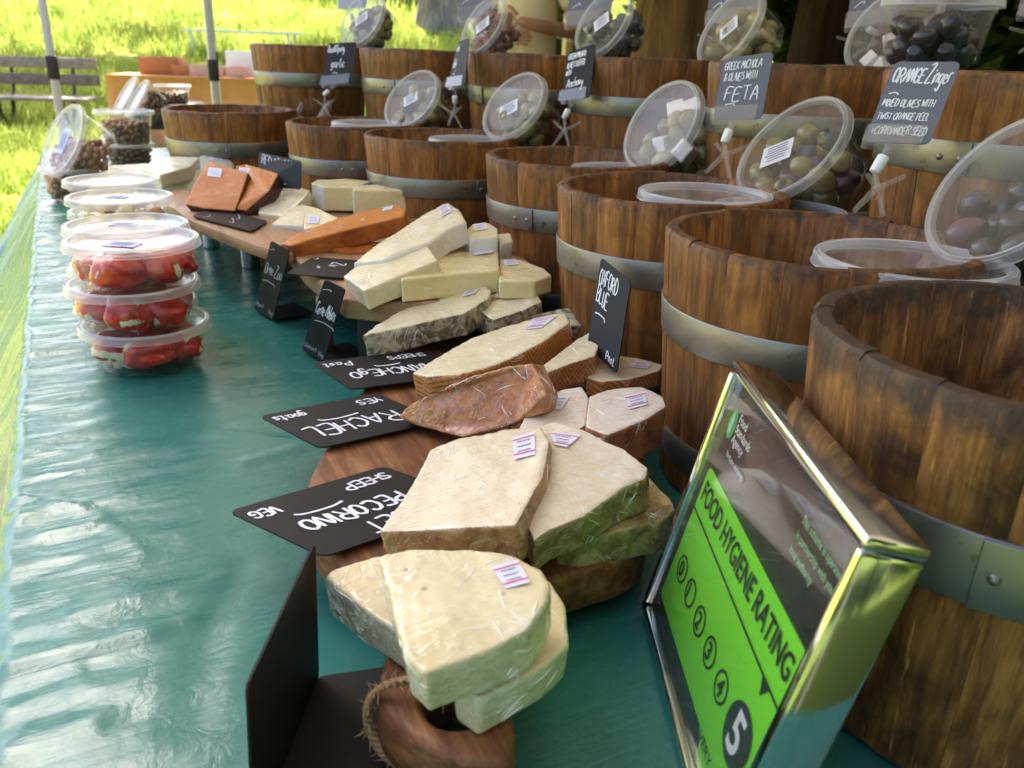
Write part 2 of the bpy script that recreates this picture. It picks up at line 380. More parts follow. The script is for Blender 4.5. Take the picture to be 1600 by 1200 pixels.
# ------------------------------------------------------------------ setting: ground, grass
def terrain(x, y):
    d = np.hypot(x, y); r = np.clip(d-9.5, 0, None)
    z = GZ + .15*r*np.clip(r/3, 0, 1) + .05*np.sin(x*.7+1)*np.cos(y*.6)*np.clip((d-4)/4, 0, 1)
    return np.minimum(z, GZ + 6)
xs = np.concatenate([np.linspace(-120, -14, 14)[:-1], np.linspace(-14, 26, 90), np.linspace(26, 120, 12)[1:]])
ys = np.concatenate([np.linspace(-120, -6, 12)[:-1], np.linspace(-6, 45, 110), np.linspace(45, 160, 10)[1:]])
X, Y = np.meshgrid(xs, ys); Z = terrain(X, Y); nx = len(xs); ny = len(ys)
V = np.stack([X, Y, Z], -1).reshape(-1, 3).tolist()
Fc = [(j*nx+i, j*nx+i+1, (j+1)*nx+i+1, (j+1)*nx+i) for j in range(ny-1) for i in range(nx-1)]
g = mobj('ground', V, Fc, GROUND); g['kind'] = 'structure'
def blades(n, az0, az1, d0, d1, h0, h1):
    az = R_(1)*(az0 + (az1-az0)*rng.random(n)); d = d0*(d1/d0)**rng.random(n)
    x = np.sin(az)*d; y = np.cos(az)*d
    clump = np.array([noise.noise((a*.9, b*.9, 3.1)) for a, b in zip(x, y)])
    keep = (clump > -.45); x, y, d, clump = x[keep], y[keep], d[keep], clump[keep]; n = len(x)
    z = terrain(x, y); h = (h0 + (h1-h0)*rng.random(n))*(1+.8*clump)*(.6+d/14); wd = .0026*(.7+d/5)
    a = rng.random(n)*2*np.pi; ca, sa = np.cos(a), np.sin(a); lean = rng.normal(0, .35, (n, 2))*h[:, None]
    p = np.zeros((n, 5, 3))
    p[:, 0] = np.stack([x-ca*wd, y-sa*wd, z-.02], 1); p[:, 1] = np.stack([x+ca*wd, y+sa*wd, z-.02], 1)
    p[:, 2] = np.stack([x-ca*wd*.8+lean[:, 0]*.4, y-sa*wd*.8+lean[:, 1]*.4, z+h*.55], 1); p[:, 3] = np.stack([x+ca*wd*.8+lean[:, 0]*.4, y+sa*wd*.8+lean[:, 1]*.4, z+h*.55], 1)
    p[:, 4] = np.stack([x+lean[:, 0], y+lean[:, 1], z+h], 1)
    i = np.arange(n)*5; tri = np.stack([np.stack([i, i+1, i+3], 1), np.stack([i, i+3, i+2], 1), np.stack([i+2, i+3, i+4], 1)], 1).reshape(-1, 3)
    return p.reshape(-1, 3), tri
def npmesh(name, V, T, mat, parent=None):
    me = bpy.data.meshes.new(name); me.vertices.add(len(V)); me.vertices.foreach_set('co', np.asarray(V, np.float32).ravel())
    k = T.shape[1]; me.loops.add(T.size); me.loops.foreach_set('vertex_index', T.astype(np.int32).ravel())
    me.polygons.add(len(T)); me.polygons.foreach_set('loop_start', np.arange(len(T), dtype=np.int32)*k)
    me.materials.append(mat); me.update(calc_edges=True); me.validate()
    o = link(bpy.data.objects.new(name, me)); return adopt(o, parent, True)
A, T = blades(150000, -14, 40, 3.4, 26, .05, .15)
o = npmesh('grass', A, T, GRASSB); o['kind'] = 'stuff'; tag(o, 'tall bright yellow green meadow grass on the slope behind the stall', 'grass')

# ------------------------------------------------------------------ the stall tables and cloths
def edge_x(y): return -.093 - .020*(y-.62)
def make_table(y0, y1, label):
    t = thing('stall_table', label, 'table', (.42, (y0+y1)/2, GZ))
    box('table_top', (.44, (y0+y1)/2, -.024), (1.04, y1-y0-.01, .025), BOARDL, t)
    for x in (-.02, .9):
        for y in (y0+.06, y1-.06):
            box('leg', (x, y, (GZ-.037)/2), (.03, .03, -GZ-.037), POLE, t)
    return t
make_table(.06, 1.485, 'near folding table under the wrinkled green plastic cloth')
make_table(1.50, 2.75, 'far folding table under the second green cloth with pots of nuts')
CREASES = [((0, 1040), (235, 985), .0045, .007), ((205, 985), (300, 962), .003, .007), ((150, 795), (225, 862), .0012, .005), ((375, 880), (318, 1010), -.0018, .014), ((318, 1010), (300, 1130), -.0012, .016),
           ((30, 770), (130, 790), .003, .005), ((60, 830), (150, 812), .003, .005), ((40, 740), (120, 732), .003, .004), ((20, 700), (150, 706), .002, .006), ((120, 955), (330, 905), .002, .012), ((0, 1170), (140, 1130), .003, .012), ((330, 675), (480, 690), .0025, .010), ((380, 720), (460, 700), .003, .008)]
CREASES = [(at(*a, 0), at(*b, 0), h, wd) for a, b, h, wd in CREASES]
def cloth_mesh(y0, y1, near):
    ny_ = int((y1-y0)/.0055); top = np.concatenate([np.linspace(0, .34, 86), np.linspace(.34, 1.12, 40)[1:]])
    hang = np.linspace(-.42, -.004, 64); S = np.concatenate([hang, top]); ns = len(S); V = []
    rr = .012
    for j in range(ny_+1):
        y = y0 + (y1-y0)*j/ny_; ex = edge_x(y)
        for s in S:
            if s >= 0:
                x = ex + rr + s; z = 0.0
                near_e = math.exp(-s/.07)
                z += .0034*near_e*(noise.noise((s*9, y*42, 1.3)) + .6*noise.noise((s*22, y*95, 7.7)))
                z += .0016*noise.noise((s*3.2, y*24, 4.2))*min(1, max(0, (y-.45)*3)) + .0016*noise.noise((s*7, y*7, 9.1))
                if near:
                    for a, b, h, wd in CREASES:
                        ab = b-a; L2 = ab.x*ab.x+ab.y*ab.y; tt = max(0, min(1, ((x-a.x)*ab.x+(y-a.y)*ab.y)/L2))
                        dx = x-a.x-ab.x*tt; dy = y-a.y-ab.y*tt; d2 = dx*dx+dy*dy
                        if d2 < 9*wd*wd: z += .75*h*math.exp(-d2/(wd*wd*.6))
                z += .0010*math.exp(-s/.13)*(1-min(1, 5*abs(noise.noise((s*16, y*30, 12.5))))); z = min(z, .0035) - .0022
            else:
                q = -s; a = min(q/(rr*1.57), 1)*math.pi/2
                x = ex + rr - rr*math.sin(a); z = -rr + rr*math.cos(a) - .0022
                if q > rr*1.57:
                    dn = q - rr*1.57; fold = noise.noise((y*5.5, 2.2, 0)) + .5*noise.noise((y*13, 5.1, 0))
                    x -= dn*(.47 + .24*fold); z -= dn*.82
                    x += .006*noise.noise((y*30, dn*8, 3))
                else:
                    z += .0016*noise.noise((0, y*55, 1.3)); x += .002*noise.noise((0, y*40, 8.3))
            V.append((x, y, z))
    Fc = [(j*ns+i, j*ns+i+1, (j+1)*ns+i+1, (j+1)*ns+i) for j in range(ny_) for i in range(ns-1)]
    return V, Fc
V, Fc = cloth_mesh(.05, 1.492, True)
tag(mobj('tablecloth', V, Fc, CLOTH), 'wrinkled dark green plastic cloth on the near table', 'tablecloth')
V, Fc = cloth_mesh(1.497, 2.76, False)
tag(mobj('tablecloth', V, Fc, CLOTH), 'green plastic cloth on the far table under the nut pots', 'tablecloth')

# the stepped riser behind, for the back row of tubs
def slab(name, outline, z0, z1, mat, parent=None, bev=.002, seg=2):
    bm = bmesh.new(); vs = [bm.verts.new((p[0], p[1], z0)) for p in outline]; f = bm.faces.new(vs)
    r = bmesh.ops.extrude_face_region(bm, geom=[f]); bmesh.ops.translate(bm, verts=[v for v in r['geom'] if isinstance(v, bmesh.types.BMVert)], vec=(0, 0, z1-z0))
    bmesh.ops.recalc_face_normals(bm, faces=bm.faces)
    if bev:
        es = [e for e in bm.edges if len(e.link_faces) == 2 and e.calc_face_angle(0) > .6]
        bmesh.ops.bevel(bm, geom=es, offset=bev, segments=seg, affect='EDGES', profile=.5)
    return sharp(bobj(name, bm, mat, parent), 40)
ZB = .11
BACK = [(.414, 1.788), (.559, 1.527), (.654, 1.272), (.714, 1.048), (.731, .745), (.694, .463), (.655, .215)]
bl = []; br = []
for i, c in enumerate(BACK):
    a = Vector(BACK[max(i-1, 0)]); b = Vector(BACK[min(i+1, len(BACK)-1)]); t = (b-a).normalized(); n_ = Vector((t.y, -t.x)); e = t*(.13 if i == len(BACK)-1 else (-.13 if i == 0 else 0))
    bl.append(Vector(c)+n_*.098+e); br.append(Vector(c)-n_*.12+e)
tag(slab('back_riser', bl + br[::-1], 0, ZB, BLACKR), 'black step behind the front tubs that lifts the back row of tubs', 'riser')

# ------------------------------------------------------------------ wooden tubs
TH = .1875
def stave_mesh(R, h, n, mat, name, th=.0125, taper=.87):
    prof = []
    zs = [.0, .02, .05, .08, .11, .14, .165, h-.004]
    for z in zs: prof.append((R*(taper+(1-taper)*min(z/h, 1)), z))
    prof += [(R-.0022, h-.0008), (R-.006, h), (R-th+.003, h-.0005), (R-th, h-.004)]
    for z in (.14, .09, .05, .008): prof.append((R*(taper+(1-taper)*z/h)-th, z))
    m = len(prof); seg = 5; half = math.pi/n; V = []; Fc = []
    for k in range(seg+1):
        u = k/seg*2-1; a = u*half*.998; off = -.0014 if abs(u) > .99 else 0
        for j, (r, z) in enumerate(prof):
            q = r + (off if j < 11 else -off); V.append((q*math.cos(a), q*math.sin(a), z))
    for k in range(seg):
        for j in range(m):
            j2 = (j+1) % m; Fc.append((k*m+j, (k+1)*m+j, (k+1)*m+j2, k*m+j2))
    Fc.append(tuple(range(m))); Fc.append(tuple(range(seg*m+m-1, seg*m-1, -1)))
    me = bpy.data.meshes.new(name); me.from_pydata(V, [], Fc); me.materials.append(mat)
    me.polygons.foreach_set('use_smooth', [True]*len(me.polygons)); me.set_sharp_from_angle(angle=R_(38)); return me
def hoop_mesh(R, h, z0, z1, name, taper=.87):
    rad = lambda z: R*(taper+(1-taper)*z/h)
    prof = [(rad(z0)-.0015, z0), (rad(z0)+.0012, z0), (rad(z0)+.0017, z0+.001), (rad((z0+z1)/2)+.0016, (z0+z1)/2), (rad(z1)+.0017, z1-.001), (rad(z1)+.0012, z1), (rad(z1)-.0015, z1)]
    return lathe_mesh(name, prof, ZINC, 72)
def make_tub(name, label, c, z, R, group, mat, h=TH, hoops=((.113, .138), (.020, .042)), shelf=.12, rot=0.0, ns=18):
    t = thing(name, label, 'tub', (c[0], c[1], z), group); t.rotation_euler.z = rot
    sm = stave_mesh(R, h, ns, mat, 'stave')
    for k in range(ns):
        M = Matrix.Rotation(2*math.pi*k/ns, 4, 'Z') @ Matrix.Diagonal((1+random.uniform(-.004, .004), 1, 1+random.uniform(-.006, .004), 1))
        share('stave', sm, t, M)
    for z0, z1 in hoops:
        o = share('hoop', hoop_mesh(R, h, z0, z1, 'hoop'), t)
        a = math.atan2(-c[1], -c[0]) - rot + random.uniform(-1.0, .6); zz = (z0+z1)/2; rr = R*(.87+.13*zz/h)+.0016
        pl = bmesh.new(); bmbox(pl, (0, 0, 0), (.0014, .030, (z1-z0)*.99), Matrix.Rotation(a, 4, 'Z') @ Matrix.Translation((rr+.0006, 0, zz)) @ Matrix.Rotation(math.atan(.13*R/h), 4, 'Y'), .0004)
        bobj('lap_plate', pl, ZINC, o, world=False)
        for s in (-1, 1):
            V, Fc = lathe_data([(.0026, 0), (.0024, .0009), (.0012, .0015), (.0001, .0017)], 10)
            M = Matrix.Rotation(a, 4, 'Z') @ Matrix.Translation((rr+.0012, s*.008, zz)) @ Matrix.Rotation(math.pi/2, 4, 'Y')
            mobj('rivet', [M @ Vector(v) for v in V], Fc, ZINC, o, world=False)
    V, Fc = lathe_data([(.0001, shelf), (R*.87-.012+.13*R*shelf/h, shelf), (R*.87-.012+.13*R*shelf/h, shelf-.01), (.0001, shelf-.01)], 40)
    mobj('inner_board', V, Fc, BOARDB, t, world=False)
    return t
def tub_center(px, py, z, R):
    p = at(px, py, z); d = ray(px, py); d = Vector((d.x, d.y)).normalized(); return (p.x + R*d.y, p.y - R*d.x)
FR = [((1268, 478), .108, TUBW2, 'weathered oak tub nearest the camera with a dark worn rim, beside the hygiene rating sign', .05, ((.099, .132),)),
      ((1040, 350), .108, TUBW, 'golden oak tub directly behind the hygiene rating sign, the second nearest of the front row', .11, None),
      ((870, 283), .108, TUBW, 'oak tub right behind the black OXFORD BLUE card, third nearest of the front row', .11, None),
      ((758, 238), .110, TUBW, 'oak tub behind the pale wedges, under the pot of feta, fourth of the front row', .11, None),
      ((568, 207), .110, TUBW, 'oak tub behind the brie pieces, fifth of the front row from the camera', .11, None),
      ((445, 188), .108, TUBW, 'small oak tub behind the RED STORM card, sixth of the front row', .12, None),
      ((250, 168), .118, TUBW, 'wide oak tub at the far left end of the front row, beside the nut pots', .12, None)]
FC = []
for i, (p, R, m, lab, sh, hp) in enumerate(FR):
    c = tub_center(*p, TH, R); FC.append(c)
    make_tub('olive_tub', lab, c, 0.0, R, 'front row of wooden tubs', m, shelf=sh, rot=i*.77, **({'hoops': hp} if hp else {}))
BL = ['oak tub at the far left end of the raised back row', 'oak tub second from the far left of the raised back row', 'oak tub of the back row behind the tilted pot of green olives', 'oak tub of the back row below the brown tree trunk',
      'oak tub of the back row behind the FETA and ORANGE signs', 'oak tub of the back row at the right edge behind the ORANGE sign', 'nearest tub of the raised back row, just past the right edge of the photo']
for i, c in enumerate(BACK[:6]):
    make_tub('olive_tub', BL[i], c, ZB, .108 if i in (2, 3) else .114, 'back row of wooden tubs', TUBW, shelf=.15, rot=i*1.13+.4)

# ------------------------------------------------------------------ deli pots
def pot_meshes(D, h, key):
    r1 = D/2*.90; r0 = D/2*.76; t = .0007
    body = lathe_mesh('pot_body_'+key, [(.0001, .0012), (r0*.86, .0012), (r0*.93, .0), (r0, .003), (r1*.96, h-.010), (r1*.985, h-.009), (r1, h-.002), (r1+.0018, h-.002)], POTM, 56)
    R = D/2
    lid = lathe_mesh('pot_lid_'+key, [(R*.87, h-.0004), (R*.80, h-.0012), (R*.4, h-.001), (.0001, h-.0010)], LIDM, 56)
    rim = lathe_mesh('pot_lid_rim_'+key, [(R*.87, h-.0006), (R*.885, h+.0018), (R*.90, h+.0034), (R*.925, h+.0036), (R*.94, h+.0024), (R*.955, h+.0024), (R*.97, h+.0034), (R*.985, h+.0024), (R*.99, h-.002), (R, h-.0035), (R*1.005, h-.0042), (R*.985, h-.0042)], RIMM, 56)
    return body, lid, rim
_pc = {}
OLV = {}
def ell_mesh(name, mat, sx, sy, sz, hole=False, seg=12, lump=0.0):
    bm = bmesh.new(); bmesh.ops.create_uvsphere(bm, u_segments=seg, v_segments=max(6, seg*2//3), radius=1)
    for v in bm.verts:
        p = v.co.copy()
        if hole and p.z > .93: p.z = .62
        k = 1 + lump*noise.noise(p*1.7 + Vector((sx*900, 3, 1)))
        v.co = Vector((p.x*sx*k, p.y*sy*k, p.z*sz*k))
    me = bpy.data.meshes.new(name); bm.to_mesh(me); bm.free(); me.materials.append(mat)
    me.polygons.foreach_set('use_smooth', [True]*len(me.polygons)); return me
def glossy(name, c, c2, rough=.22, vs=60):
    n = N(name); v = n.coord('Object', (1, 1, 1), 5); oi = n.add('ObjectInfo')
    x = n.mix(n.noise(v, vs, 4), c, c2); x = n.mix(1.0, x, n.ramp(oi.outputs['Random'], [(0, .7), (1, 1.25)]), 'MULTIPLY')
    n.setp(Base_Color=x, Roughness=rough, Coat_Weight=.4, Coat_Roughness=.1); return n.m
def pepper_skin():
    n = N('red_pepper_skin_with_curd'); v = n.coord('Object', (1, 1, 1), 5)
    x = n.ramp(n.noise(v, 45, 4), [(.35, (.30, .006, .004)), (.55, (.55, .018, .008)), (.72, (.66, .09, .015))])
    m = n.ramp(n.math('ADD', n.noise(v, 34, 2, .5, .6), n.math('MULTIPLY', n.noise(v, 220, 3), .12)), [(.655, 0.0), (.675, 1.0)])
    x = n.mix(m, x, n.mix(n.noise(v, 300, 3), (.62, .52, .30), (.80, .76, .62)))
    n.setp(Base_Color=x, Roughness=n.ramp(m, [(0, .14), (1, .6)]), Coat_Weight=.5, Coat_Roughness=.08, Normal=n.bump(n.math('ADD', m, n.math('MULTIPLY', n.noise(v, 90, 4), .8)), .5, .0012)); return n.m
GREENO = glossy('green_olive', (.17, .14, .03), (.30, .25, .07)); DARKO = glossy('black_olive', (.012, .011, .014), (.035, .03, .04))
PURPO = glossy('purple_olive', (.06, .015, .03), (.12, .04, .05)); BROWNO = glossy('brown_olive', (.13, .085, .03), (.22, .16, .06))
FETAM = plain('white_feta', (.78, .76, .70), .6, bump=.4); REDPEP = pepper_skin()
CURD = plain('white_curd_filling', (.72, .66, .46), .6, bump=.6, var=.2); SUND = glossy('red_brown_tomato', (.16, .03, .015), (.28, .08, .04), .4)
NUTM = glossy('brown_nut', (.20, .09, .038), (.38, .20, .09), .5); ANTI = glossy('amber_antipasti', (.42, .18, .04), (.58, .34, .10), .3); YELP = glossy('yellow_antipasti', (.50, .38, .09), (.62, .52, .22), .3)
ME = {'green': ell_mesh('green_olive', GREENO, .0112, .0112, .0145, True), 'dark': ell_mesh('black_olive', DARKO, .0108, .0108, .0138, True), 'purple': ell_mesh('purple_olive', PURPO, .0104, .0104, .0150), 'brown': ell_mesh('brown_olive', BROWNO, .0095, .0095, .0125, True), 'tomato': ell_mesh('dried_tomato', SUND, .012, .010, .007, lump=.5), 'amber': ell_mesh('amber_pepper', ANTI, .013, .011, .009, lump=.4), 'yellow': ell_mesh('yellow_pepper', YELP, .013, .011, .009, lump=.4), 'nut': ell_mesh('nut', NUTM, .0085, .0055, .005, lump=.5, seg=8)}
bm = bmesh.new(); bmbox(bm, (0, 0, 0), (.0205, .0205, .0195), None, .0018)
fm = bpy.data.meshes.new('feta_cube'); bm.to_mesh(fm); bm.free(); fm.materials.append(FETAM); ME['feta'] = fm
ME['pepper'] = ell_mesh('red_pepper', REDPEP, .0235, .0225, .0185, False, 32, .22)
NAMES = {'green': 'olive', 'dark': 'olive', 'purple': 'olive', 'brown': 'olive', 'feta': 'feta_cube', 'tomato': 'dried_tomato', 'amber': 'antipasti_piece', 'yellow': 'antipasti_piece'}
def fill_points(D, h, dmin, frac, gdir, limit, top):
    """dart-thrown centres inside the pot, settled towards gravity (gdir in pot space)"""
    r1 = D/2*.88; r0 = D/2*.74; pts = []; cand = []
    for _ in range(4200):
        z = random.uniform(dmin*.5, h-dmin*top); r = (r0+(r1-r0)*z/h-dmin*.52)*math.sqrt(random.random()); a = random.uniform(0, 6.283)
        cand.append(Vector((r*math.cos(a), r*math.sin(a), z)))
    lo = min(c.dot(gdir) for c in cand); hi = max(c.dot(gdir) for c in cand)
    cand = [c for c in cand if (hi - c.dot(gdir))/(hi-lo) < frac]
    cand.sort(key=lambda c: -c.dot(gdir) + random.uniform(-.004, .004))
    for c in cand:
        if all((c-p).length > dmin for p in pts):
            pts.append(c)
            if len(pts) >= limit: break
    return pts
def pot(name, label, M, D, h, fill, group=None, sticker=None, dens=.85, frac=.8, limit=60, top=.55, roll=0.0):
    """fill: list of (kind, weight); M: world matrix with the pot's base at the origin and its lid up +z"""
    key = '%.3f_%.3f' % (D, h)
    if key not in _pc: _pc[key] = pot_meshes(D, h, key)
    t = thing(name, label, 'pot', group=group, mat=M); b, l, r = _pc[key]
    share('pot_body', b, t); lid = share('lid', l, t); share('lid_rim', r, lid)
    gd = (M.to_3x3().inverted() @ Vector((0, 0, -1))).normalized()
    if fill == 'peppers':
        n = 7; me0 = ME['pepper']; vs = [v.co.copy() for v in me0.vertices]; fs = [tuple(p.vertices) for p in me0.polygons]
        for k in range(n):
            a = 2*math.pi*k/(n-1) + random.uniform(-.15, .15)+roll; rr = D/2*.83-.0215 if k else .003
            c = Vector((rr*math.cos(a), rr*math.sin(a), .0185 + random.uniform(-.0005, .0015)))
            Mx = Matrix.Translation(c) @ Matrix.Rotation(random.uniform(0, 6.28), 4, 'Z') @ Matrix.Rotation(random.uniform(-.5, .5), 4, 'X') @ Matrix.Diagonal((random.uniform(1.0, 1.1), random.uniform(1.0, 1.1), .92, 1))
            p = share('red_pepper', me0, t, Mx)
    elif fill == 'nuts':
        pts = fill_points(D, h, .0105, frac, gd, 240, .9); V = []; Fc = []
        vs = [v.co.copy() for v in ME['nut'].vertices]; fs = [tuple(p.vertices) for p in ME['nut'].polygons]
        for c in pts:
            Q = Matrix.Translation(c) @ Matrix.Rotation(random.uniform(0, 6.3), 4, 'Z') @ Matrix.Rotation(random.uniform(-1.5, 1.5), 4, 'X'); k = len(V)
            V += [Q @ v for v in vs]; Fc += [tuple(k+i for i in f) for f in fs]
        o = mobj('nuts', V, Fc, NUTM, t, world=False); o['kind'] = 'stuff'
    elif fill:
        kinds = [k for k, _ in fill]; wts = [q for _, q in fill]; big = 'feta' in kinds
        for c in fill_points(D, h, (.0222 if big else .0205)*dens, frac, gd, limit, top):
            k = random.choices(kinds, wts)[0]
            Q = Matrix.Translation(c) @ Matrix.Rotation(random.uniform(0, 6.3), 4, 'Z') @ Matrix.Rotation(random.uniform(-1.6, 1.6), 4, 'X') @ Matrix.Diagonal((*[random.uniform(.9, 1.12)]*3, 1))
            share(NAMES[k], ME[k], t, Q)
    if sticker:
        sx, sy, ox, oy, ra, pm = sticker; z = h-.0003
        Ml = Matrix.Translation((ox, oy, z)) @ Matrix.Rotation(ra, 4, 'Z'); V = []; Fc = []; idx = []
        def q(x0, x1, y0, y1, zz, m):
            k = len(V); V.extend([Ml @ Vector(p) for p in ((x0, y0, zz), (x1, y0, zz), (x1, y1, zz), (x0, y1, zz))]); Fc.append((k, k+1, k+2, k+3)); idx.append(m)
        q(-sx/2, sx/2, -sy/2, sy/2, 0, 0)
        for k in range(6):
            y = sy*(.36-.13*k); ww = sx*random.uniform(.25, .40); q(-ww, ww, y-sy*.025, y+sy*.025, .00025, 1)
        mobj('pot_label', V, Fc, [pm, INK], t, world=False, smooth=False, idx=idx)
    return t
def up_at(px, py, z, base=True, rz=0.0):
    p = at(px, py, z); return Matrix.Translation(p) @ Matrix.Rotation(rz, 4, 'Z')
def lid_matrix(cx, cy, depth, ratio, ang, h):
    """orientation of a pot from the ellipse its lid makes: centre, nearness, minor/major ratio, slope of the long axis"""
    c = dep(cx, cy, depth); vd = (CAM-c).normalized()
    X_ = (rt - vd*rt.dot(vd)).normalized(); Y_ = vd.cross(X_)
    a = R_(ang); maj = X_*math.cos(a) + Y_*math.sin(a); mnr = X_*(-math.sin(a)) + Y_*math.cos(a)
    n_ = (vd*ratio + mnr*math.sqrt(1-ratio*ratio)).normalized()
    x = maj; y = n_.cross(x)
    M = Matrix(((x.x, y.x, n_.x, c.x), (x.y, y.y, n_.y, c.y), (x.z, y.z, n_.z, c.z), (0, 0, 0, 1)))
    return M @ Matrix.Translation((0, 0, -h))
# --- stuffed red peppers, front of the left column: three pots in a stack
PD = .122; PH = .0395
pp = at(233, 566, 0)
for k, (dx, lab) in enumerate(((.002, 'bottom pot of the nearest stack of stuffed red peppers'), (-.004, 'middle pot of the nearest stack of stuffed red peppers'), (.0, 'top pot of the nearest stack of red peppers, with a blue label on its lid'))):
    M = Matrix.Translation((pp.x+dx, pp.y, .0015+k*(PH+.0012))) @ Matrix.Rotation(.4+k*2.1, 4, 'Z')
    pot('deli_pot', lab, M, PD, PH, 'peppers', 'clear pots of stuffed red peppers', (.032, .020, .012, -.008, -.55-(.4+k*2.1), BLUEL) if k == 2 else None, roll=k*.9)
# --- stacks behind, placed by the lid each one shows
def stack(px, py, n, D, h, fills, labs, group, st=None):
    ztop = .0015 + n*(h+.0012); c = at(px, py, ztop)
    for k in range(n):
        M = Matrix.Translation((c.x+random.uniform(-.003, .003), c.y+random.uniform(-.003, .003), .0015+k*(h+.0012))) @ Matrix.Rotation(k*1.3, 4, 'Z')
        pot('deli_pot', labs[k], M, D, h, fills[k % len(fills)], group, (.026, .016, .01, -.01, -k*1.3-.5, BLUEL) if k == n-1 and st else None, limit=22, dens=1.0)
stack(199, 352, 3, .122, .039, [[('yellow', 1)], [('yellow', 1), ('amber', 1)], [('yellow', 1)]], ['bottom pot of the stack right behind the red pepper stack', 'middle pot of the stack right behind the red pepper stack', 'top pot with blue label of the stack right behind the red pepper stack'], 'clear pots of antipasti on the left', True)
stack(186, 308, 3, .122, .039, [[('amber', 1), ('yellow', .4)]], ['bottom pot of the third stack from the camera in the left column', 'middle pot of the third stack from the camera in the left column', 'top pot with amber filling on the third stack from the camera, left column'], 'clear pots of antipasti on the left', True)
stack(172, 282, 3, .122, .039, [[('yellow', 1)]], ['bottom pot of the fourth stack from the camera in the left column', 'middle pot of the fourth stack from the camera in the left column', 'top pot of the fourth and last antipasti stack, nearest the nut pots'], 'clear pots of antipasti on the left')
# --- nut pots at the far left corner
NG = 'clear pots of nuts'
pb = at(100, 318, 0)
pot('deli_pot', 'upright pot of brown nuts at the far left corner of the cloth', Matrix.Translation((pb.x+.02, pb.y+.05, .0015)), .118, .058, 'nuts', NG, frac=.9)
pot('deli_pot', 'pot of nuts tipped on its side, its lid facing left, far left corner', lid_matrix(99, 220, 1.60, .36, 63, .075), .150, .075, 'nuts', NG, (.05, .03, 0, 0, 0, BLUEL), frac=.85)
p2 = at(205, 262, 0.0)
pot('deli_pot', 'lower pot of nuts in the pair beside the wide oak tub', Matrix.Translation((p2.x, p2.y, .0015)), .125, .055, 'nuts', NG, frac=.95)
pot('deli_pot', 'upper pot of brown nuts in the pair beside the wide oak tub', Matrix.Translation((p2.x, p2.y, .0577)), .14, .075, 'nuts', NG, frac=.9)
p3 = at(292, 190, .0)
pot('deli_pot', 'pot of pale nuts standing behind the wide oak tub', Matrix.Translation((p3.x-.06, p3.y-.25, .085)), .13, .06, 'nuts', NG, frac=.7)
pot('deli_pot', 'nut pot leaning left, first of the leaning pair behind the nuts', lid_matrix(196, 150, 2.35, .20, 56, .06), .125, .06, 'nuts', NG, frac=.9)
pot('deli_pot', 'nut pot leaning left, second of the leaning pair, closer to the wide tub', lid_matrix(214, 155, 2.25, .20, 56, .06), .12, .06, 'nuts', NG, frac=.9)
q_ = at(292, 190, 0)
tag(slab('display_crate', [(p3.x-.16, p3.y-.33), (p3.x+.05, p3.y-.33), (p3.x+.05, p3.y-.12), (p3.x-.16, p3.y-.12)], 0, .084, BLACKR), 'small black crate under the pot of pale nuts behind the wide tub', 'crate')
# --- pots lying flat in the front tubs
TG = 'olive pots lying in the tubs'
GRN = [('green', 1)]
for (px, py, lab, fl, D, ti) in (((1427, 402), 0, 'flat pot with a clear lid inside the golden tub behind the rating sign', [('dark', 1), ('purple', 1)], .122, 0), ((1102, 299), 0, 'left one of two flat pots in front of the ORANGE sign', [('green', 1), ('dark', 1)], .122, 0), ((1217, 324), 0, 'right one of two flat pots in front of the ORANGE sign, lower than its neighbour', [('green', 1), ('dark', .6)], .122, 0),
        ((968, 262), 0, 'flat pot in the tub in front of the pot of feta', GRN, .118, 0), ((733, 216), 0, 'left one of two flat pots below the tilted green olives', GRN, .118, 0), ((792, 226), 0, 'right one of two flat pots below the tilted green olives', GRN, .112, 0), ((572, 190), 0, 'flat pot in the small tub behind the RED STORM card', GRN, .112, 0)):
    zl = {1427: .187, 1102: .188, 1217: .176, 968: .176, 733: .182, 792: .175, 572: .187}[px[0]]
    p = at(*px, zl); h = .055; M = Matrix.Translation((p.x, p.y, zl-h-.0036))
    pot('deli_pot', lab, M, D, h, fl, TG, limit=26)
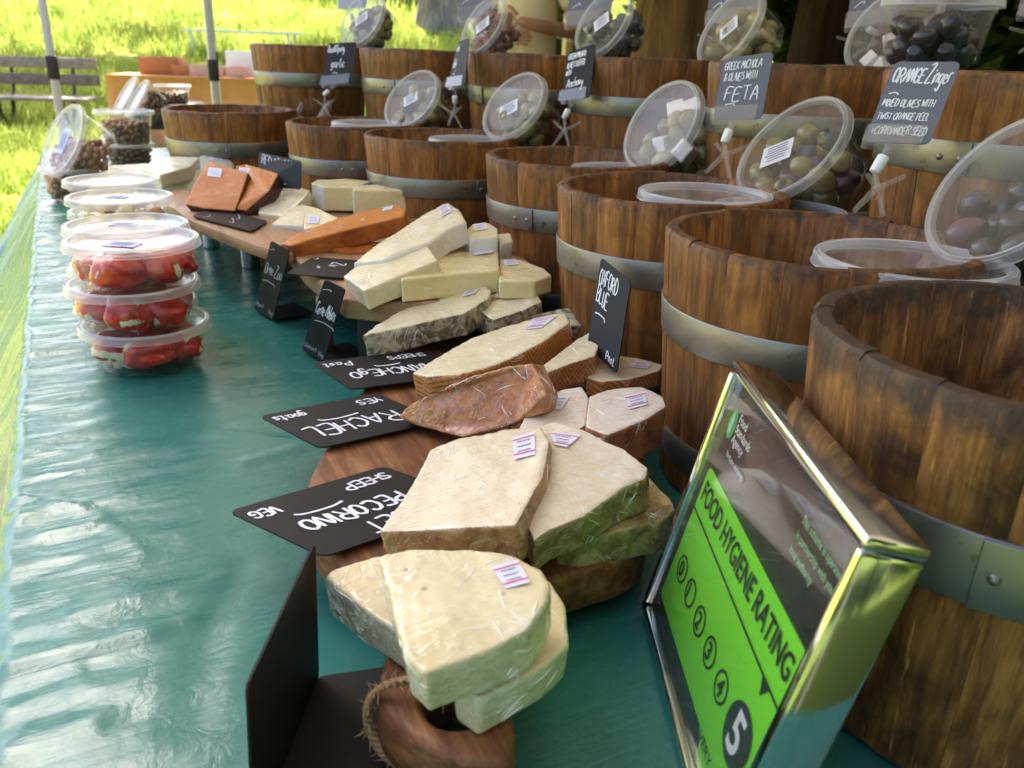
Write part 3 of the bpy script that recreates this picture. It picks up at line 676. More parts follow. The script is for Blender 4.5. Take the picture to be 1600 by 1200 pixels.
# --- tilted display pots in the front tubs
DG = 'tilted olive pots facing the customers'
MIXED = [('green', 1), ('dark', .25), ('purple', .3)]
for (cx, cy, d, ratio, ang, D, h, fl, lab, st, fr) in (
    (1236, 233, .80, .55, 43, .122, .062, MIXED, 'tilted pot of mixed green and purple olives beside the ORANGE sign', (.034, .026, -.012, .012, -.6, LABEL), .86),
    (1034, 198, .985, .60, 55, .118, .060, [('feta', .8), ('green', 1.2)], 'tilted pot of olives with white feta cubes', None, .9),
    (1580, 296, .535, .62, 45, .118, .068, [('dark', 1), ('purple', .3)], 'tilted pot of black olives cut by the right edge of the photo', None, .62),
    (803, 166, 1.19, .58, 46, .112, .060, GRN, 'tilted pot of green olives beside the anchovy sign', (.032, .022, -.008, .006, -.55, LABEL), .86),
    (643, 156, 1.36, .58, 46, .112, .060, [('brown', 1), ('green', 1)], 'tilted pot of herby olives beside the narrow herb sign', (.028, .020, 0, .004, -.55, LABEL), .88),
    (441, 163, 1.62, .62, 46, .102, .055, [('brown', 1)], 'tilted pot half sunk in the wide tub at the far left', None, .8),
    (566, 30, 1.70, .55, 52, .122, .062, [('green', 1), ('brown', 1)], 'tilted olive pot at the left end of the back row, against the meadow', (.034, .02, 0, .004, -.6, LABEL), .9),
    (755, 40, 1.50, .48, 54, .116, .060, [('tomato', 1)], 'tilted pot of red brown dried tomatoes in front of the person', (.034, .022, 0, .004, -.6, LABEL), .9),
    (942, 36, 1.30, .55, 53, .116, .060, [('dark', 1)], 'tilted pot of black olives in front of the brown tree trunk', (.030, .022, .0, .006, -.5, LABEL), .8),
    (1140, 45, 1.10, .48, 55, .114, .058, GRN, 'tilted pot of green olives on the back row above the FETA sign', (.030, .022, .0, .004, -.5, LABEL), .9),
    (1393, 48, 1.00, .66, 47, .122, .055, [('purple', 1), ('feta', .5)], 'tilted pot behind the upright pot of black olives', None, .8)):
    o = pot('deli_pot', lab, lid_matrix(cx, cy, d, ratio, ang, h), D, h, fl, DG, st, frac=fr, dens=.98, limit=46, top=.60)
pu = dep(1452, 100, .93)
pot('deli_pot', 'upright pot of shiny black olives on the back row at upper right', Matrix.Translation(pu), .126, .062, [('dark', 1)], DG, None, frac=.85, dens=.95, limit=50, top=.7)
# pale pink wooden ladle handle in the far tub
c = dep(487, 168, 1.62); V = []
path = [c + rt*(.030*math.cos(a)) + up*(.045*math.sin(a)+.012) for a in np.linspace(-1.1, math.pi+1.1, 22)]
PINKW = plain('pale_pink_wood', (.46, .27, .20), .6)
t = thing('ladle', 'pale pink wooden looped handle sticking out of the wide far tub', 'ladle', c - up*.06)
tube('loop_handle', path, .0115, PINKW, t, 10); tube('shaft', [path[0], c-up*.07], .010, PINKW, t, 8)

# ------------------------------------------------------------------ boards
def px_poly(pts, z): return [at(x, y, z) for x, y in pts]
def smooth_poly(P, it=2):
    for _ in range(it):
        Q = []
        for i in range(len(P)):
            a = P[i]; b = P[(i+1) % len(P)]; Q += [a*.75+b*.25, a*.25+b*.75]
        P = Q
    return P
Z2 = .038; Z3 = .080; Z4 = .085
body = px_poly([(622, 520), (560, 614), (506, 700), (474, 760), (482, 826), (530, 880), (592, 915), (612, 985), (592, 1050), (586, 1095), (618, 1137), (682, 1172), (750, 1194), (806, 1190), (806, 1130), (792, 1070), (778, 1000), (812, 930), (900, 893), (985, 872), (1022, 828), (1000, 640), (930, 530)], Z2)
t = thing('paddle_board', 'large acacia wood paddle board with a holed handle, under the nearest cheeses', 'board', at(700, 900, 0))
bm = bmesh.new(); O_ = smooth_poly(body, 2); vs = [bm.verts.new((p.x, p.y, .010)) for p in O_]
hc = at(712, 1098, Z2); hv = []
for k in range(20):
    a = 2*math.pi*k/20; hv.append(bm.verts.new((hc.x+.0135*math.cos(a), hc.y+.0135*math.sin(a), .010)))
es = [bm.edges.new((vs[i], vs[(i+1) % len(vs)])) for i in range(len(vs))] + [bm.edges.new((hv[i], hv[(i+1) % 20])) for i in range(20)]
bmesh.ops.triangle_fill(bm, use_beauty=True, use_dissolve=False, edges=es)
r = bmesh.ops.extrude_face_region(bm, geom=list(bm.faces)); bmesh.ops.translate(bm, verts=[v for v in r['geom'] if isinstance(v, bmesh.types.BMVert)], vec=(0, 0, Z2-.010))
bmesh.ops.recalc_face_normals(bm, faces=bm.faces)
es = [e for e in bm.edges if len(e.link_faces) == 2 and e.calc_face_angle(0) > .8]
bmesh.ops.bevel(bm, geom=es, offset=.005, segments=4, affect='EDGES', profile=.5)
sharp(bobj('board_body', bm, BOARDW, t), 40)
for p in ((540, 760), (960, 800), (700, 560), (690, 1080)):
    q = at(*p, .010); mobj('foot', [Vector(v)+Vector((q.x, q.y, 0)) for v in lathe_data([(.012, .0), (.012, .0105)], 16)[0]], lathe_data([(.012, 0), (.012, .0105)], 16)[1]+[tuple(range(15, -1, -1))], BLACKR, t)
TWINE = plain('jute_twine', (.36, .22, .11), .9, bump=1.0, bs=600)
pts = [at(700, 1092, Z2+.004), at(668, 1048, Z2+.012), at(638, 1062, Z2+.010), at(600, 1072, Z2+.006), at(577, 1095, Z2-.002), at(577, 1130, .022), at(592, 1165, .014), at(618, 1190, .008), at(650, 1205, .005)]
def spline(P, n=8):
    out = []
    for i in range(len(P)-1):
        p0 = P[max(i-1, 0)]; p1 = P[i]; p2 = P[i+1]; p3 = P[min(i+2, len(P)-1)]
        for k in range(n):
            t_ = k/n; out.append(.5*((2*p1)+(p2-p0)*t_+(2*p0-5*p1+4*p2-p3)*t_*t_+(3*p1-p0-3*p2+p3)*t_**3))
    return out+[P[-1]]
tw = thing('twine_loop', 'frayed jute twine loop through the paddle board handle', 'twine', pts[0])
path = spline(pts, 10)
for s in range(3):
    pth = []
    for i, p in enumerate(path):
        a = i*.75 + s*2.094; pth.append(p + Vector((math.cos(a), math.sin(a), math.cos(a+.7)))*.0013)
    tube('strand', pth, .0013, TWINE, tw, 6)
V = []; Fc = []
for i in range(160):
    p = random.choice(path); d = Vector((random.gauss(0, 1), random.gauss(0, 1), random.gauss(0, .7))).normalized(); L = random.uniform(.002, .0065); s_ = d.orthogonal().normalized()*.00007
    k = len(V); e = d.orthogonal()*random.uniform(-.004, .004); V += [p-s_, p+s_, p+d*L*.5+e+s_, p+d*L+e*1.5]; Fc += [(k, k+1, k+2), (k, k+2, k+3)]
o = mobj('fibres', V, Fc, TWINE, tw); o['kind'] = 'stuff'
# board 3 on a black riser
b3 = px_poly([(452, 390), (478, 421), (536, 466), (600, 473), (740, 470), (845, 463), (852, 430), (800, 385), (640, 352), (520, 350)], Z3)
t = thing('serving_board', 'pale wood serving board on a black riser, middle of the table', 'board', at(640, 420, 0))
slab('board_top', b3, Z3-.020, Z3, BOARDL, t, .003, 3)
c0 = at(484, 433, Z3); box('leg', (c0.x+.012, c0.y-.004, (Z3-.02)/2), (.014, .014, Z3-.0205), BOARDL, t)
ins = [at(*p, Z3) for p in ((556, 462), (836, 456), (846, 425), (640, 385))]
tag(slab('display_riser', ins, 0, Z3-.0205, BLACKR), 'black block under the pale serving board', 'riser')
b4 = px_poly([(272, 326), (300, 345), (400, 383), (452, 398), (475, 384), (560, 352), (676, 340), (668, 318), (560, 305), (420, 300), (262, 296), (245, 310)], Z4)
t = thing('serving_board', 'far narrow wooden board under the orange cheese, standing on metal cups', 'board', at(400, 340, 0))
slab('board_top', b4, Z4-.014, Z4, BOARDL, t, .002, 2)
CANM = plain('brushed_cup_metal', (.55, .56, .56), .25, 1.0)
for (p, lab) in (((393, 417), 'shiny metal cup propping the front corner of the far cheese board'), ((332, 385), 'shiny metal cup propping the left side of the far cheese board'), ((600, 355), 'metal cup propping the right end of the far cheese board')):
    q = at(*p, 0); zt = Z4-.0145
    me = lathe_mesh('cup', [(.0001, 0), (.0125, 0), (.0128, .002), (.0145, zt-.002), (.0148, zt), (.0001, zt)], CANM, 28)
    o = link(bpy.data.objects.new('metal_cup', me)); o.location = (q.x, q.y, 0); tag(o, lab, 'cup', 'metal cups under the far board')

# ------------------------------------------------------------------ cheeses
BV = {}
CHG = 'wrapped cheeses on the boards'
dg = bpy.context.evaluated_depsgraph_get
def remesh(V, Fc, voxel, bev=.0014):
    bm = bmesh.new(); vs = [bm.verts.new(v) for v in V]
    for f in Fc: bm.faces.new([vs[i] for i in f])
    bmesh.ops.recalc_face_normals(bm, faces=bm.faces)
    es = [e for e in bm.edges if e.calc_face_angle(0) > .5]
    bmesh.ops.bevel(bm, geom=es, offset=bev, segments=2, affect='EDGES', profile=.5, clamp_overlap=True)
    me = bpy.data.meshes.new('tmp'); bm.to_mesh(me); bm.free(); o = link(bpy.data.objects.new('tmp', me))
    m = o.modifiers.new('r', 'REMESH'); m.mode = 'VOXEL'; m.voxel_size = voxel; m.use_smooth_shade = True
    s = o.modifiers.new('s', 'SMOOTH'); s.factor = .5; s.iterations = 1
    bpy.context.view_layer.update(); ev = o.evaluated_get(dg()); e = ev.to_mesh()
    co = np.empty(len(e.vertices)*3); e.vertices.foreach_get('co', co); co = co.reshape(-1, 3); no = np.array([tuple(v.normal) for v in e.vertices])
    fs = [tuple(p.vertices) for p in e.polygons]; ev.to_mesh_clear(); bpy.data.objects.remove(o); bpy.data.meshes.remove(me)
    return co, no, fs
def cheese(label, pts, thick, paste, rind, paste_edges=(), bottom='rind', bulge=.0, rough=.0006, group=CHG, name='cheese_wedge', extr=None, rindtop=False):
    top = [at(*p) for p in pts]; n_ = Vector((0, 0, 0)); k = len(top); c = sum(top, Vector())/k
    for i in range(k): n_ += (top[i]-c).cross(top[(i+1) % k]-c)
    n_.normalize()
    if n_.dot(CAM-c) < 0: n_ = -n_
    ex = Vector(extr)*thick if extr else -n_*thick
    V = [tuple(p) for p in top] + [tuple(p+ex) for p in top]
    Fc = [tuple(range(k)), tuple(range(2*k-1, k-1, -1))] + [(i, (i+1) % k, k+(i+1) % k, k+i) for i in range(k)]
    size = max((a-b).length for a in top for b in top); vox = min(.0018, max(.0010, size/84))
    co, no, fs = remesh(V, Fc, vox)
    sd = random.uniform(0, 50)
    for i in range(len(co)):
        p = Vector(co[i]); q = rough*(noise.noise(p*60+Vector((sd, 0, 0)))*.7 + .35*noise.noise(p*190) + 2.2*noise.noise(p*22+Vector((0, sd, 0))))
        co[i] += no[i]*q
    def side(d):
        best = (1e9, 0)
        for i in range(k):
            p0 = top[i]; e = top[(i+1) % k]-p0; w_ = d-p0; w_ -= n_*w_.dot(n_); e -= n_*e.dot(n_)
            tt = max(0, min(1, w_.dot(e)/max(e.length_squared, 1e-9))); dd = (w_-e*tt).length
            if dd < best[0]: best = (dd, i)
        return best[1] in paste_edges
    att = np.zeros(len(co)); tz = top[0].dot(n_)
    for i in range(len(co)):
        d = Vector(co[i]); a = Vector(no[i]).dot(n_)
        if rindtop: att[i] = 1.0; continue
        dp = max(-(d-c).dot(n_), 0)/.004
        q = max(0, min(1, (.90-a)/.35)) if a > -.6 else (1.0 if bottom == 'rind' else 0.0)
        if q > 0 and a > -.6 and side(d): q = 0.0
        att[i] = q
    fa = np.array([f if len(f) == 4 else (*f, f[2]) for f in fs]); fn = np.cross(co[fa[:, 2]]-co[fa[:, 0]], co[fa[:, 3]]-co[fa[:, 1]]); no2 = np.zeros_like(co)
    for j in range(4): np.add.at(no2, fa[:, j], fn)
    no2 /= np.linalg.norm(no2, axis=1, keepdims=True)+1e-12
    fi = {'p': [], 'r': []}
    for f in fs: fi['r' if sum(att[j] for j in f)/len(f) > .5 else 'p'].append(f)
    base = Vector((c.x, c.y, min(v[2] for v in V)))
    t = thing(name, label, 'cheese', base, group)
    BV[t.name] = BVHTree.FromPolygons([tuple(v) for v in co], fs)
    PTS[t.name] = [(Vector(co[i]), Vector(no2[i])) for i in rng.integers(0, len(co), 400) if Vector(no2[i]).dot((CAM-Vector(co[i])).normalized()) > .1]
    for key, nm, m in (('p', 'paste', paste), ('r', 'rind', rind)):
        if not fi[key]: continue
        used = sorted({i for f in fi[key] for i in f}); mp = {o_: n2 for n2, o_ in enumerate(used)}
        o = mobj(nm, [Vector(co[i])-base for i in used], [tuple(mp[i] for i in f) for f in fi[key]], cheese_mat(paste, rind), t, world=False)
        o.data.attributes.new('rindness', 'FLOAT', 'POINT').data.foreach_set('value', [float(att[i]) for i in used])
        o.data.normals_split_custom_set_from_vertices([tuple(no2[i]) for i in used])
    return t
FILM_GLINT = plain('cling_film_fold_glint', (.93, .93, .90), .12, var=.02, coat=1)  # opaque white in place of the glints along film folds
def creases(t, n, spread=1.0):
    """glints along pulled folds of the cling film, laid on as thin opaque white fans"""
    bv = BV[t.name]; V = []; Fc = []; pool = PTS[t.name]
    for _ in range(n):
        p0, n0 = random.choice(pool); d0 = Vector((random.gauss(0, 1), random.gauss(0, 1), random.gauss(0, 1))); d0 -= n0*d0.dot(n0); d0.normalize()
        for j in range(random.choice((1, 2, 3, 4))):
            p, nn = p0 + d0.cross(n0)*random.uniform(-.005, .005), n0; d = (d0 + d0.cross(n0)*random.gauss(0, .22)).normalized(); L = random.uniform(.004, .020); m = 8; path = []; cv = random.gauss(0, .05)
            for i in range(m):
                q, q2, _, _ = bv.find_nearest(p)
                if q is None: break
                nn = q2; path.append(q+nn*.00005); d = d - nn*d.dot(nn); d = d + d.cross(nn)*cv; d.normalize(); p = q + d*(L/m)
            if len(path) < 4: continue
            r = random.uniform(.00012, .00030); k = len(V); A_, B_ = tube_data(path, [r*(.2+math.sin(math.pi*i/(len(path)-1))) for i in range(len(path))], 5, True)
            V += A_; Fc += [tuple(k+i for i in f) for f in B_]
    o = mobj('film_creases', V, Fc, FILM_GLINT, t); o['kind'] = 'stuff'
PTS = {}
def hit(t, px, py):
    d = ray(px, py).normalized(); r = BV[t.name].ray_cast(CAM, d); return r[0], r[1]
def sticker(t, corners, stripes=True, lines=3, mat=None):
    """printed price label: corners TL, TR, BR, BL as they lie on the wrapped cheese"""
    mid = (sum(q[0] for q in corners)/4, sum(q[1] for q in corners)/4)
    for f_ in (1, .88, .76, .64, .5):
        cs = [(mid[0]+(q[0]-mid[0])*f_, mid[1]+(q[1]-mid[1])*f_) for q in corners]; P = [hit(t, *q)[0] for q in cs]
        if all(p is not None for p in P): corners = cs; break
    else:
        print('no sticker', t['label']); return
    n_ = (P[1]-P[0]).cross(P[3]-P[0]).normalized()
    if n_.dot(CAM-P[0]) < 0: n_ = -n_
    c = sum(P, Vector())/4; lift = max(0, max((hit(t, *[corners[0][k]*(1-a)*(1-b)+corners[1][k]*a*(1-b)+corners[2][k]*a*b+corners[3][k]*(1-a)*b for k in (0, 1)])[0] or c).dot(n_) - c.dot(n_) for a in (.1, .5, .9) for b in (.1, .5, .9)))
    P = [p + n_*((c-p).dot(n_) + lift + .0006) for p in P]
    def uv(u, v, z): return P[0]*(1-u)*(1-v)+P[1]*u*(1-v)+P[2]*u*v+P[3]*(1-u)*v + n_*z
    V = []; Fc = []; idx = []
    def quad(u0, u1, v0, v1, z, m):
        k = len(V); V.extend([uv(u0, v0, z), uv(u1, v0, z), uv(u1, v1, z), uv(u0, v1, z)]); Fc.append((k, k+1, k+2, k+3)); idx.append(m)
    quad(0, 1, 0, 1, 0, 0)
    if stripes: quad(.0, 1, .14, .19, .00025, 1); quad(.0, 1, .80, .85, .00025, 1)
    for k in range(lines):
        v = .30+.42*k/max(1, lines-1); u = .2
        while u < .78:
            s = random.uniform(.02, .07); quad(u, u+s, v-.03, v+.03, .00025, 2); u += s+random.uniform(.015, .03)
    mobj('price_label', V, Fc, [mat or LABEL, PINK, INK], t, smooth=False, idx=idx)
# nearest three wedges on the board handle
F2 = cheese('pale ivory wedge poking out at left under the nearest labelled wedge', [(507, 901, .066), (522, 887, .069), (590, 868, .071), (690, 868, .071), (720, 960, .066), (640, 1000, .064), (566, 950, .064)], .025, IVORY, R_CREAM)
F3 = cheese('pale wedge in loose green tinged film, underneath at right of the nearest wedge', [(858, 905, .066), (883, 946, .064), (889, 1006, .062), (850, 1042, .061), (752, 1094, .060), (716, 1072, .060), (706, 1000, .064), (790, 905, .067)], .021, IVORY, R_MINT)
F1 = cheese('nearest big ivory wedge with a pink striped price label on top', [(592, 868, .093), (640, 857, .095), (735, 856, .097), (800, 868, .097), (846, 890, .096), (860, 916, .094), (852, 945, .092), (824, 984, .090), (756, 1022, .087), (663, 1053, .085), (636, 1026, .086), (612, 942, .089)], .023, IVORY, R_MINT, paste_edges=(9, 10, 11, 12), rough=.0009)

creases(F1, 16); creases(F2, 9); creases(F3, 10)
sticker(F1, [(764, 886), (810, 873), (833, 914), (789, 924)])
P3 = cheese('bottom green mouldy wedge under the Dorset pecorino, touching the sign frame', [(1015, 742, .062), (1048, 777, .060), (1056, 797, .059), (1030, 815, .058), (905, 845, .056), (870, 840, .056), (900, 760, .060)], .022, PECO, R_GREEN, rindtop=True)
P2 = cheese('right hand pecorino wedge with a thick green mouldy rind and label', [(838, 664, .086), (868, 657, .087), (912, 669, .088), (978, 699, .086), (1014, 731, .083), (1010, 748, .081), (974, 762, .080), (912, 806, .077), (858, 828, .074), (832, 846, .072), (812, 800, .074)], .022, PECO, R_GREEN, rough=.0009)
P1 = cheese('left hand pecorino wedge with a brown rind and a slanted pink striped label', [(671, 699, .076), (718, 683, .080), (790, 670, .085), (846, 664, .089), (859, 690, .089), (848, 745, .087), (806, 820, .083), (748, 822, .077), (660, 828, .070), (591, 830, .066), (620, 788, .068), (650, 742, .072)], .022, PECO, R_BROWN, rough=.0009)

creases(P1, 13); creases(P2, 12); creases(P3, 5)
sticker(P1, [(801, 687), (835, 677), (837, 711), (804, 721)])
sticker(P2, [(858, 676), (908, 682), (886, 702), (866, 697)])
H3 = cheese('white goat cheese half with reddish rind and label, nearest the golden tub', [(920, 618, .074), (950, 608, .075), (1003, 603, .076), (1036, 619, .075), (1042, 634, .074), (1010, 655, .072), (950, 680, .070), (915, 668, .070)], .032, WHITEG, R_PINK)
sticker(H3, [(976, 620), (1007, 613), (1012, 634), (982, 641)])
H2 = cheese('white goat wedge lying flat behind the pink rinded wedge', [(848, 618, .068), (880, 606, .070), (910, 603, .070), (921, 620, .070), (916, 664, .068), (868, 684, .064), (800, 690, .062), (820, 650, .066)], .026, WHITEG, R_PINK)
sticker(H2, [(866, 618), (892, 618), (878, 641), (853, 642)], stripes=False)
H1 = cheese('wedge showing its pinkish brown rind, lying on its side over the RACHEL card', [(619, 652, .050), (640, 630, .062), (690, 607, .076), (742, 588, .088), (800, 572, .096), (832, 568, .098), (846, 598, .094), (856, 614, .088), (850, 646, .072), (805, 662, .060), (722, 684, .048), (660, 668, .046)], .026, WHITEG, R_PINK, rindtop=True, bottom='paste', rough=.0009)

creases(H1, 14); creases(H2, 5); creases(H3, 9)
M3 = cheese('flat manchego wedge at far right beside the golden tub', [(936, 560, .064), (944, 551, .065), (1000, 557, .065), (1038, 568, .064), (1032, 578, .063), (985, 592, .061), (940, 596, .060), (915, 590, .060)], .016, PALE, R_MANCH)
sticker(M3, [(990, 566), (1018, 566), (1012, 577), (984, 575)])
M2 = cheese('second manchego wedge with ridged orange rind, right of the largest one', [(836, 578, .072), (865, 556, .075), (900, 530, .079), (934, 511, .082), (942, 522, .082), (930, 556, .077), (890, 568, .074), (852, 584, .071)], .022, PALE, R_MANCH)
sticker(M2, [(897, 522), (921, 514), (918, 527), (895, 532)])
M1 = cheese('largest manchego wedge with zigzag orange rind, over the MANCHEGO card', [(641, 582, .064), (672, 563, .068), (735, 528, .076), (790, 507, .083), (852, 493, .088), (884, 488, .090), (892, 502, .089), (850, 533, .083), (806, 556, .077), (772, 571, .073), (720, 585, .068), (668, 589, .064)], .023, PALE, R_MANCH)
sticker(M1, [(832, 500), (872, 493), (846, 513), (820, 516)])

creases(M1, 6); creases(M2, 4)
B3 = cheese('dark grey rinded slab standing behind the ash wedges', [(800, 500, .066), (850, 488, .072), (914, 473, .080), (918, 478, .079), (917, 508, .066), (860, 512, .062)], .020, BLUEP, R_ASH, rindtop=True)
B2 = cheese('ash rinded blue wedge with label, behind the pointed ash wedge', [(742, 480, .074), (768, 460, .081), (800, 445, .087), (816, 441, .088), (836, 450, .086), (848, 470, .082), (820, 483, .078), (770, 500, .072)], .026, BLUEP, R_ASH, rough=.0009)
sticker(B2, [(795, 447), (816, 443), (812, 455), (790, 460)], stripes=False)
B1 = cheese('long pointed blue wedge with mottled ash grey rind and label', [(566, 524, .064), (610, 496, .070), (662, 468, .078), (720, 450, .086), (756, 443, .090), (768, 453, .088), (764, 466, .084), (726, 489, .078), (684, 498, .074), (625, 513, .068)], .024, BLUEP, R_ASH, rough=.0009)
sticker(B1, [(730, 451), (756, 446), (742, 461), (718, 466)], stripes=False)

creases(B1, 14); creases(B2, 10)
# middle board
W6 = cheese('small white rinded piece against the fourth tub', [(778, 366, .118), (797, 365, .118), (801, 376, .115), (782, 380, .114)], .026, CREAM, R_WHITE)
W5 = cheese('small round topped white piece behind the block with white label', [(726, 362, .124), (740, 350, .127), (762, 348, .128), (777, 356, .127), (778, 370, .122), (735, 374, .120)], .030, CREAM, R_WHITE)
sticker(W5, [(738, 352), (758, 349), (762, 358), (742, 362)], stripes=False)
W4 = cheese('flat yellow wedge at the right end of the pale serving board', [(780, 404, .100), (812, 404, .101), (850, 419, .101), (862, 430, .100), (836, 440, .098), (780, 440, .098)], .017, BUTTER, R_CREAM, paste_edges=(3, 4))
sticker(W4, [(786, 407), (806, 406), (812, 414), (790, 416)], stripes=False)
W3 = cheese('yellow block with a large white label on the pale serving board', [(674, 382, .106), (740, 373, .107), (777, 368, .108), (781, 422, .104), (716, 427, .104), (625, 436, .104)], .0235, BUTTER, R_CREAM, paste_edges=(3, 4))
sticker(W3, [(737, 374), (768, 371), (771, 397), (740, 400)], stripes=False, lines=2)
W2 = cheese('long white brie wedge with blue streaks and label, on top of the heap', [(549, 411, .106), (590, 380, .118), (640, 347, .130), (690, 318, .141), (702, 316, .142), (717, 326, .141), (728, 346, .137), (700, 358, .132), (674, 378, .124), (600, 405, .112)], .024, BLUE2, R_WHITE)
sticker(W2, [(684, 327), (700, 319), (706, 331), (690, 341)])
W1 = cheese('pale crinkly wrapped wedge in front of the brie, pointing at the camera', [(536, 431, .098), (580, 396, .110), (622, 367, .122), (645, 373, .122), (668, 382, .121), (684, 406, .116), (640, 424, .108), (568, 454, .096)], .021, CREAM, BUTTER, paste_edges=(5, 6, 7))
sticker(W1, [(613, 371), (630, 368), (638, 380), (621, 385)])
R2 = cheese('thin end of orange smoked cheese under the long smoked wedge', [(500, 386, .086), (560, 378, .088), (600, 376, .090), (580, 392, .084), (548, 394, .083)], .006, ORANGE, R_SMOKE, rindtop=True)
R1 = cheese('long smoked orange wedge with glossy reddish rind, left on the pale board', [(437, 380, .093), (470, 362, .101), (520, 343, .112), (580, 326, .122), (622, 318, .128), (634, 327, .126), (632, 337, .122), (570, 352, .111), (500, 370, .100), (455, 384, .093)], .022, ORANGE, R_SMOKE)
sticker(R1, [(596, 325), (620, 319), (616, 328), (592, 333)], stripes=False)

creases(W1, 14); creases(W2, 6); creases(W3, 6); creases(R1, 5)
# far board
G2 = cheese('long butter yellow brie piece at the right end of the far board', [(551, 296, .122), (557, 289, .124), (600, 287, .124), (652, 286, .124), (668, 291, .123), (672, 298, .121), (610, 297, .122)], .036, BUTTER, R_WHITE, paste_edges=(5, 6))
sticker(G2, [(628, 289), (654, 288), (656, 293), (630, 294)], stripes=False)
G1 = cheese('brie piece with a thick white rind on its left end', [(486, 285, .123), (496, 279, .125), (550, 279, .125), (580, 283, .124), (553, 292, .122), (505, 292, .121)], .034, BUTTER, R_WHITE, paste_edges=(4,))
G4 = cheese('small yellow triangular brie tip in front of the white rinded brie', [(476, 320, .108), (500, 325, .107), (533, 343, .101), (505, 352, .096), (474, 358, .091)], .012, BUTTER, R_WHITE)
sticker(G4, [(482, 336), (500, 338), (498, 350), (480, 350)], stripes=False)
G3 = cheese('small grey white triangular brie tip beside the blue cheese', [(424, 350, .091), (452, 324, .105), (478, 318, .108), (474, 353, .092)], .010, CREAM, R_WHITE)
S1 = cheese('small blue veined piece beside the orange cheese', [(402, 332, .091), (412, 300, .108), (426, 284, .118), (455, 288, .117), (485, 297, .113), (466, 318, .104), (445, 338, .092)], .022, BLUEP, CREAM)
sticker(S1, [(428, 287), (449, 290), (445, 298), (425, 294)], stripes=False)
O2 = cheese('rear orange wedge with dark wax, half hidden by the front orange wedge', [(368, 258, .142), (384, 256, .143), (436, 271, .136), (420, 298, .118), (385, 330, .092), (364, 326, .094)], .022, ORANGE, R_WAX)
sticker(O2, [(374, 261), (391, 264), (388, 272), (372, 269)], stripes=False)
O1 = cheese('front square orange wedge edged with dark purple wax', [(288, 320, .094), (306, 282, .122), (326, 251, .146), (340, 254, .145), (388, 270, .136), (378, 300, .114), (367, 330, .092), (320, 326, .092)], .030, ORANGE, R_WAX)
sticker(O1, [(327, 262), (348, 264), (345, 278), (324, 275)], stripes=False)
def round_cheese(label, cx, cy, d, ratio, ang, r, h, st=None):
    M = lid_matrix(cx, cy, d, ratio, ang, h); t = thing('round_cheese', label, 'cheese', group=CHG, mat=M)
    V, Fc = lathe_data([(.0001, 0), (r-.004, 0), (r-.001, .002), (r, .006), (r, h-.006), (r-.0012, h-.002), (r-.005, h), (r*.5, h+.0006), (.0001, h+.0006)], 40)
    V = [Vector(v)*(1+.02*noise.noise(Vector(v)*60)) for v in V]
    mobj('wheel', V, Fc, cheese_mat(ROUNDW, ROUNDW), t, world=False)
    if st: V = [(-.011, -.005, h+.0012), (.011, -.005, h+.0012), (.011, .005, h+.0012), (-.011, .005, h+.0012)]; mobj('price_label', [Vector(v)+Vector((.004, .016, 0)) for v in V], [(0, 1, 2, 3)], LABEL, t, world=False)
    return t
round_cheese('white wrapped round cheese beside the orange wedge, label at its top', 278, 278, 1.34, .70, 14, .037, .022, True)
round_cheese('white round cheese mostly hidden behind the front orange wedge', 334, 258, 1.42, .62, 0, .034, .024, True)
cheese('flat wrapped white packet left of the round cheeses', [(222, 262, .112), (262, 244, .118), (312, 246, .118), (300, 258, .114), (250, 274, .108)], .022, ROUNDW, ROUNDW, name='cheese_packet')
cheese('low grey wrapped packet at the foot of the nut pots', [(140, 278, .050), (175, 258, .058), (236, 255, .060), (246, 268, .056), (215, 285, .050)], .047, ROUNDW, ROUNDW, name='cheese_packet')

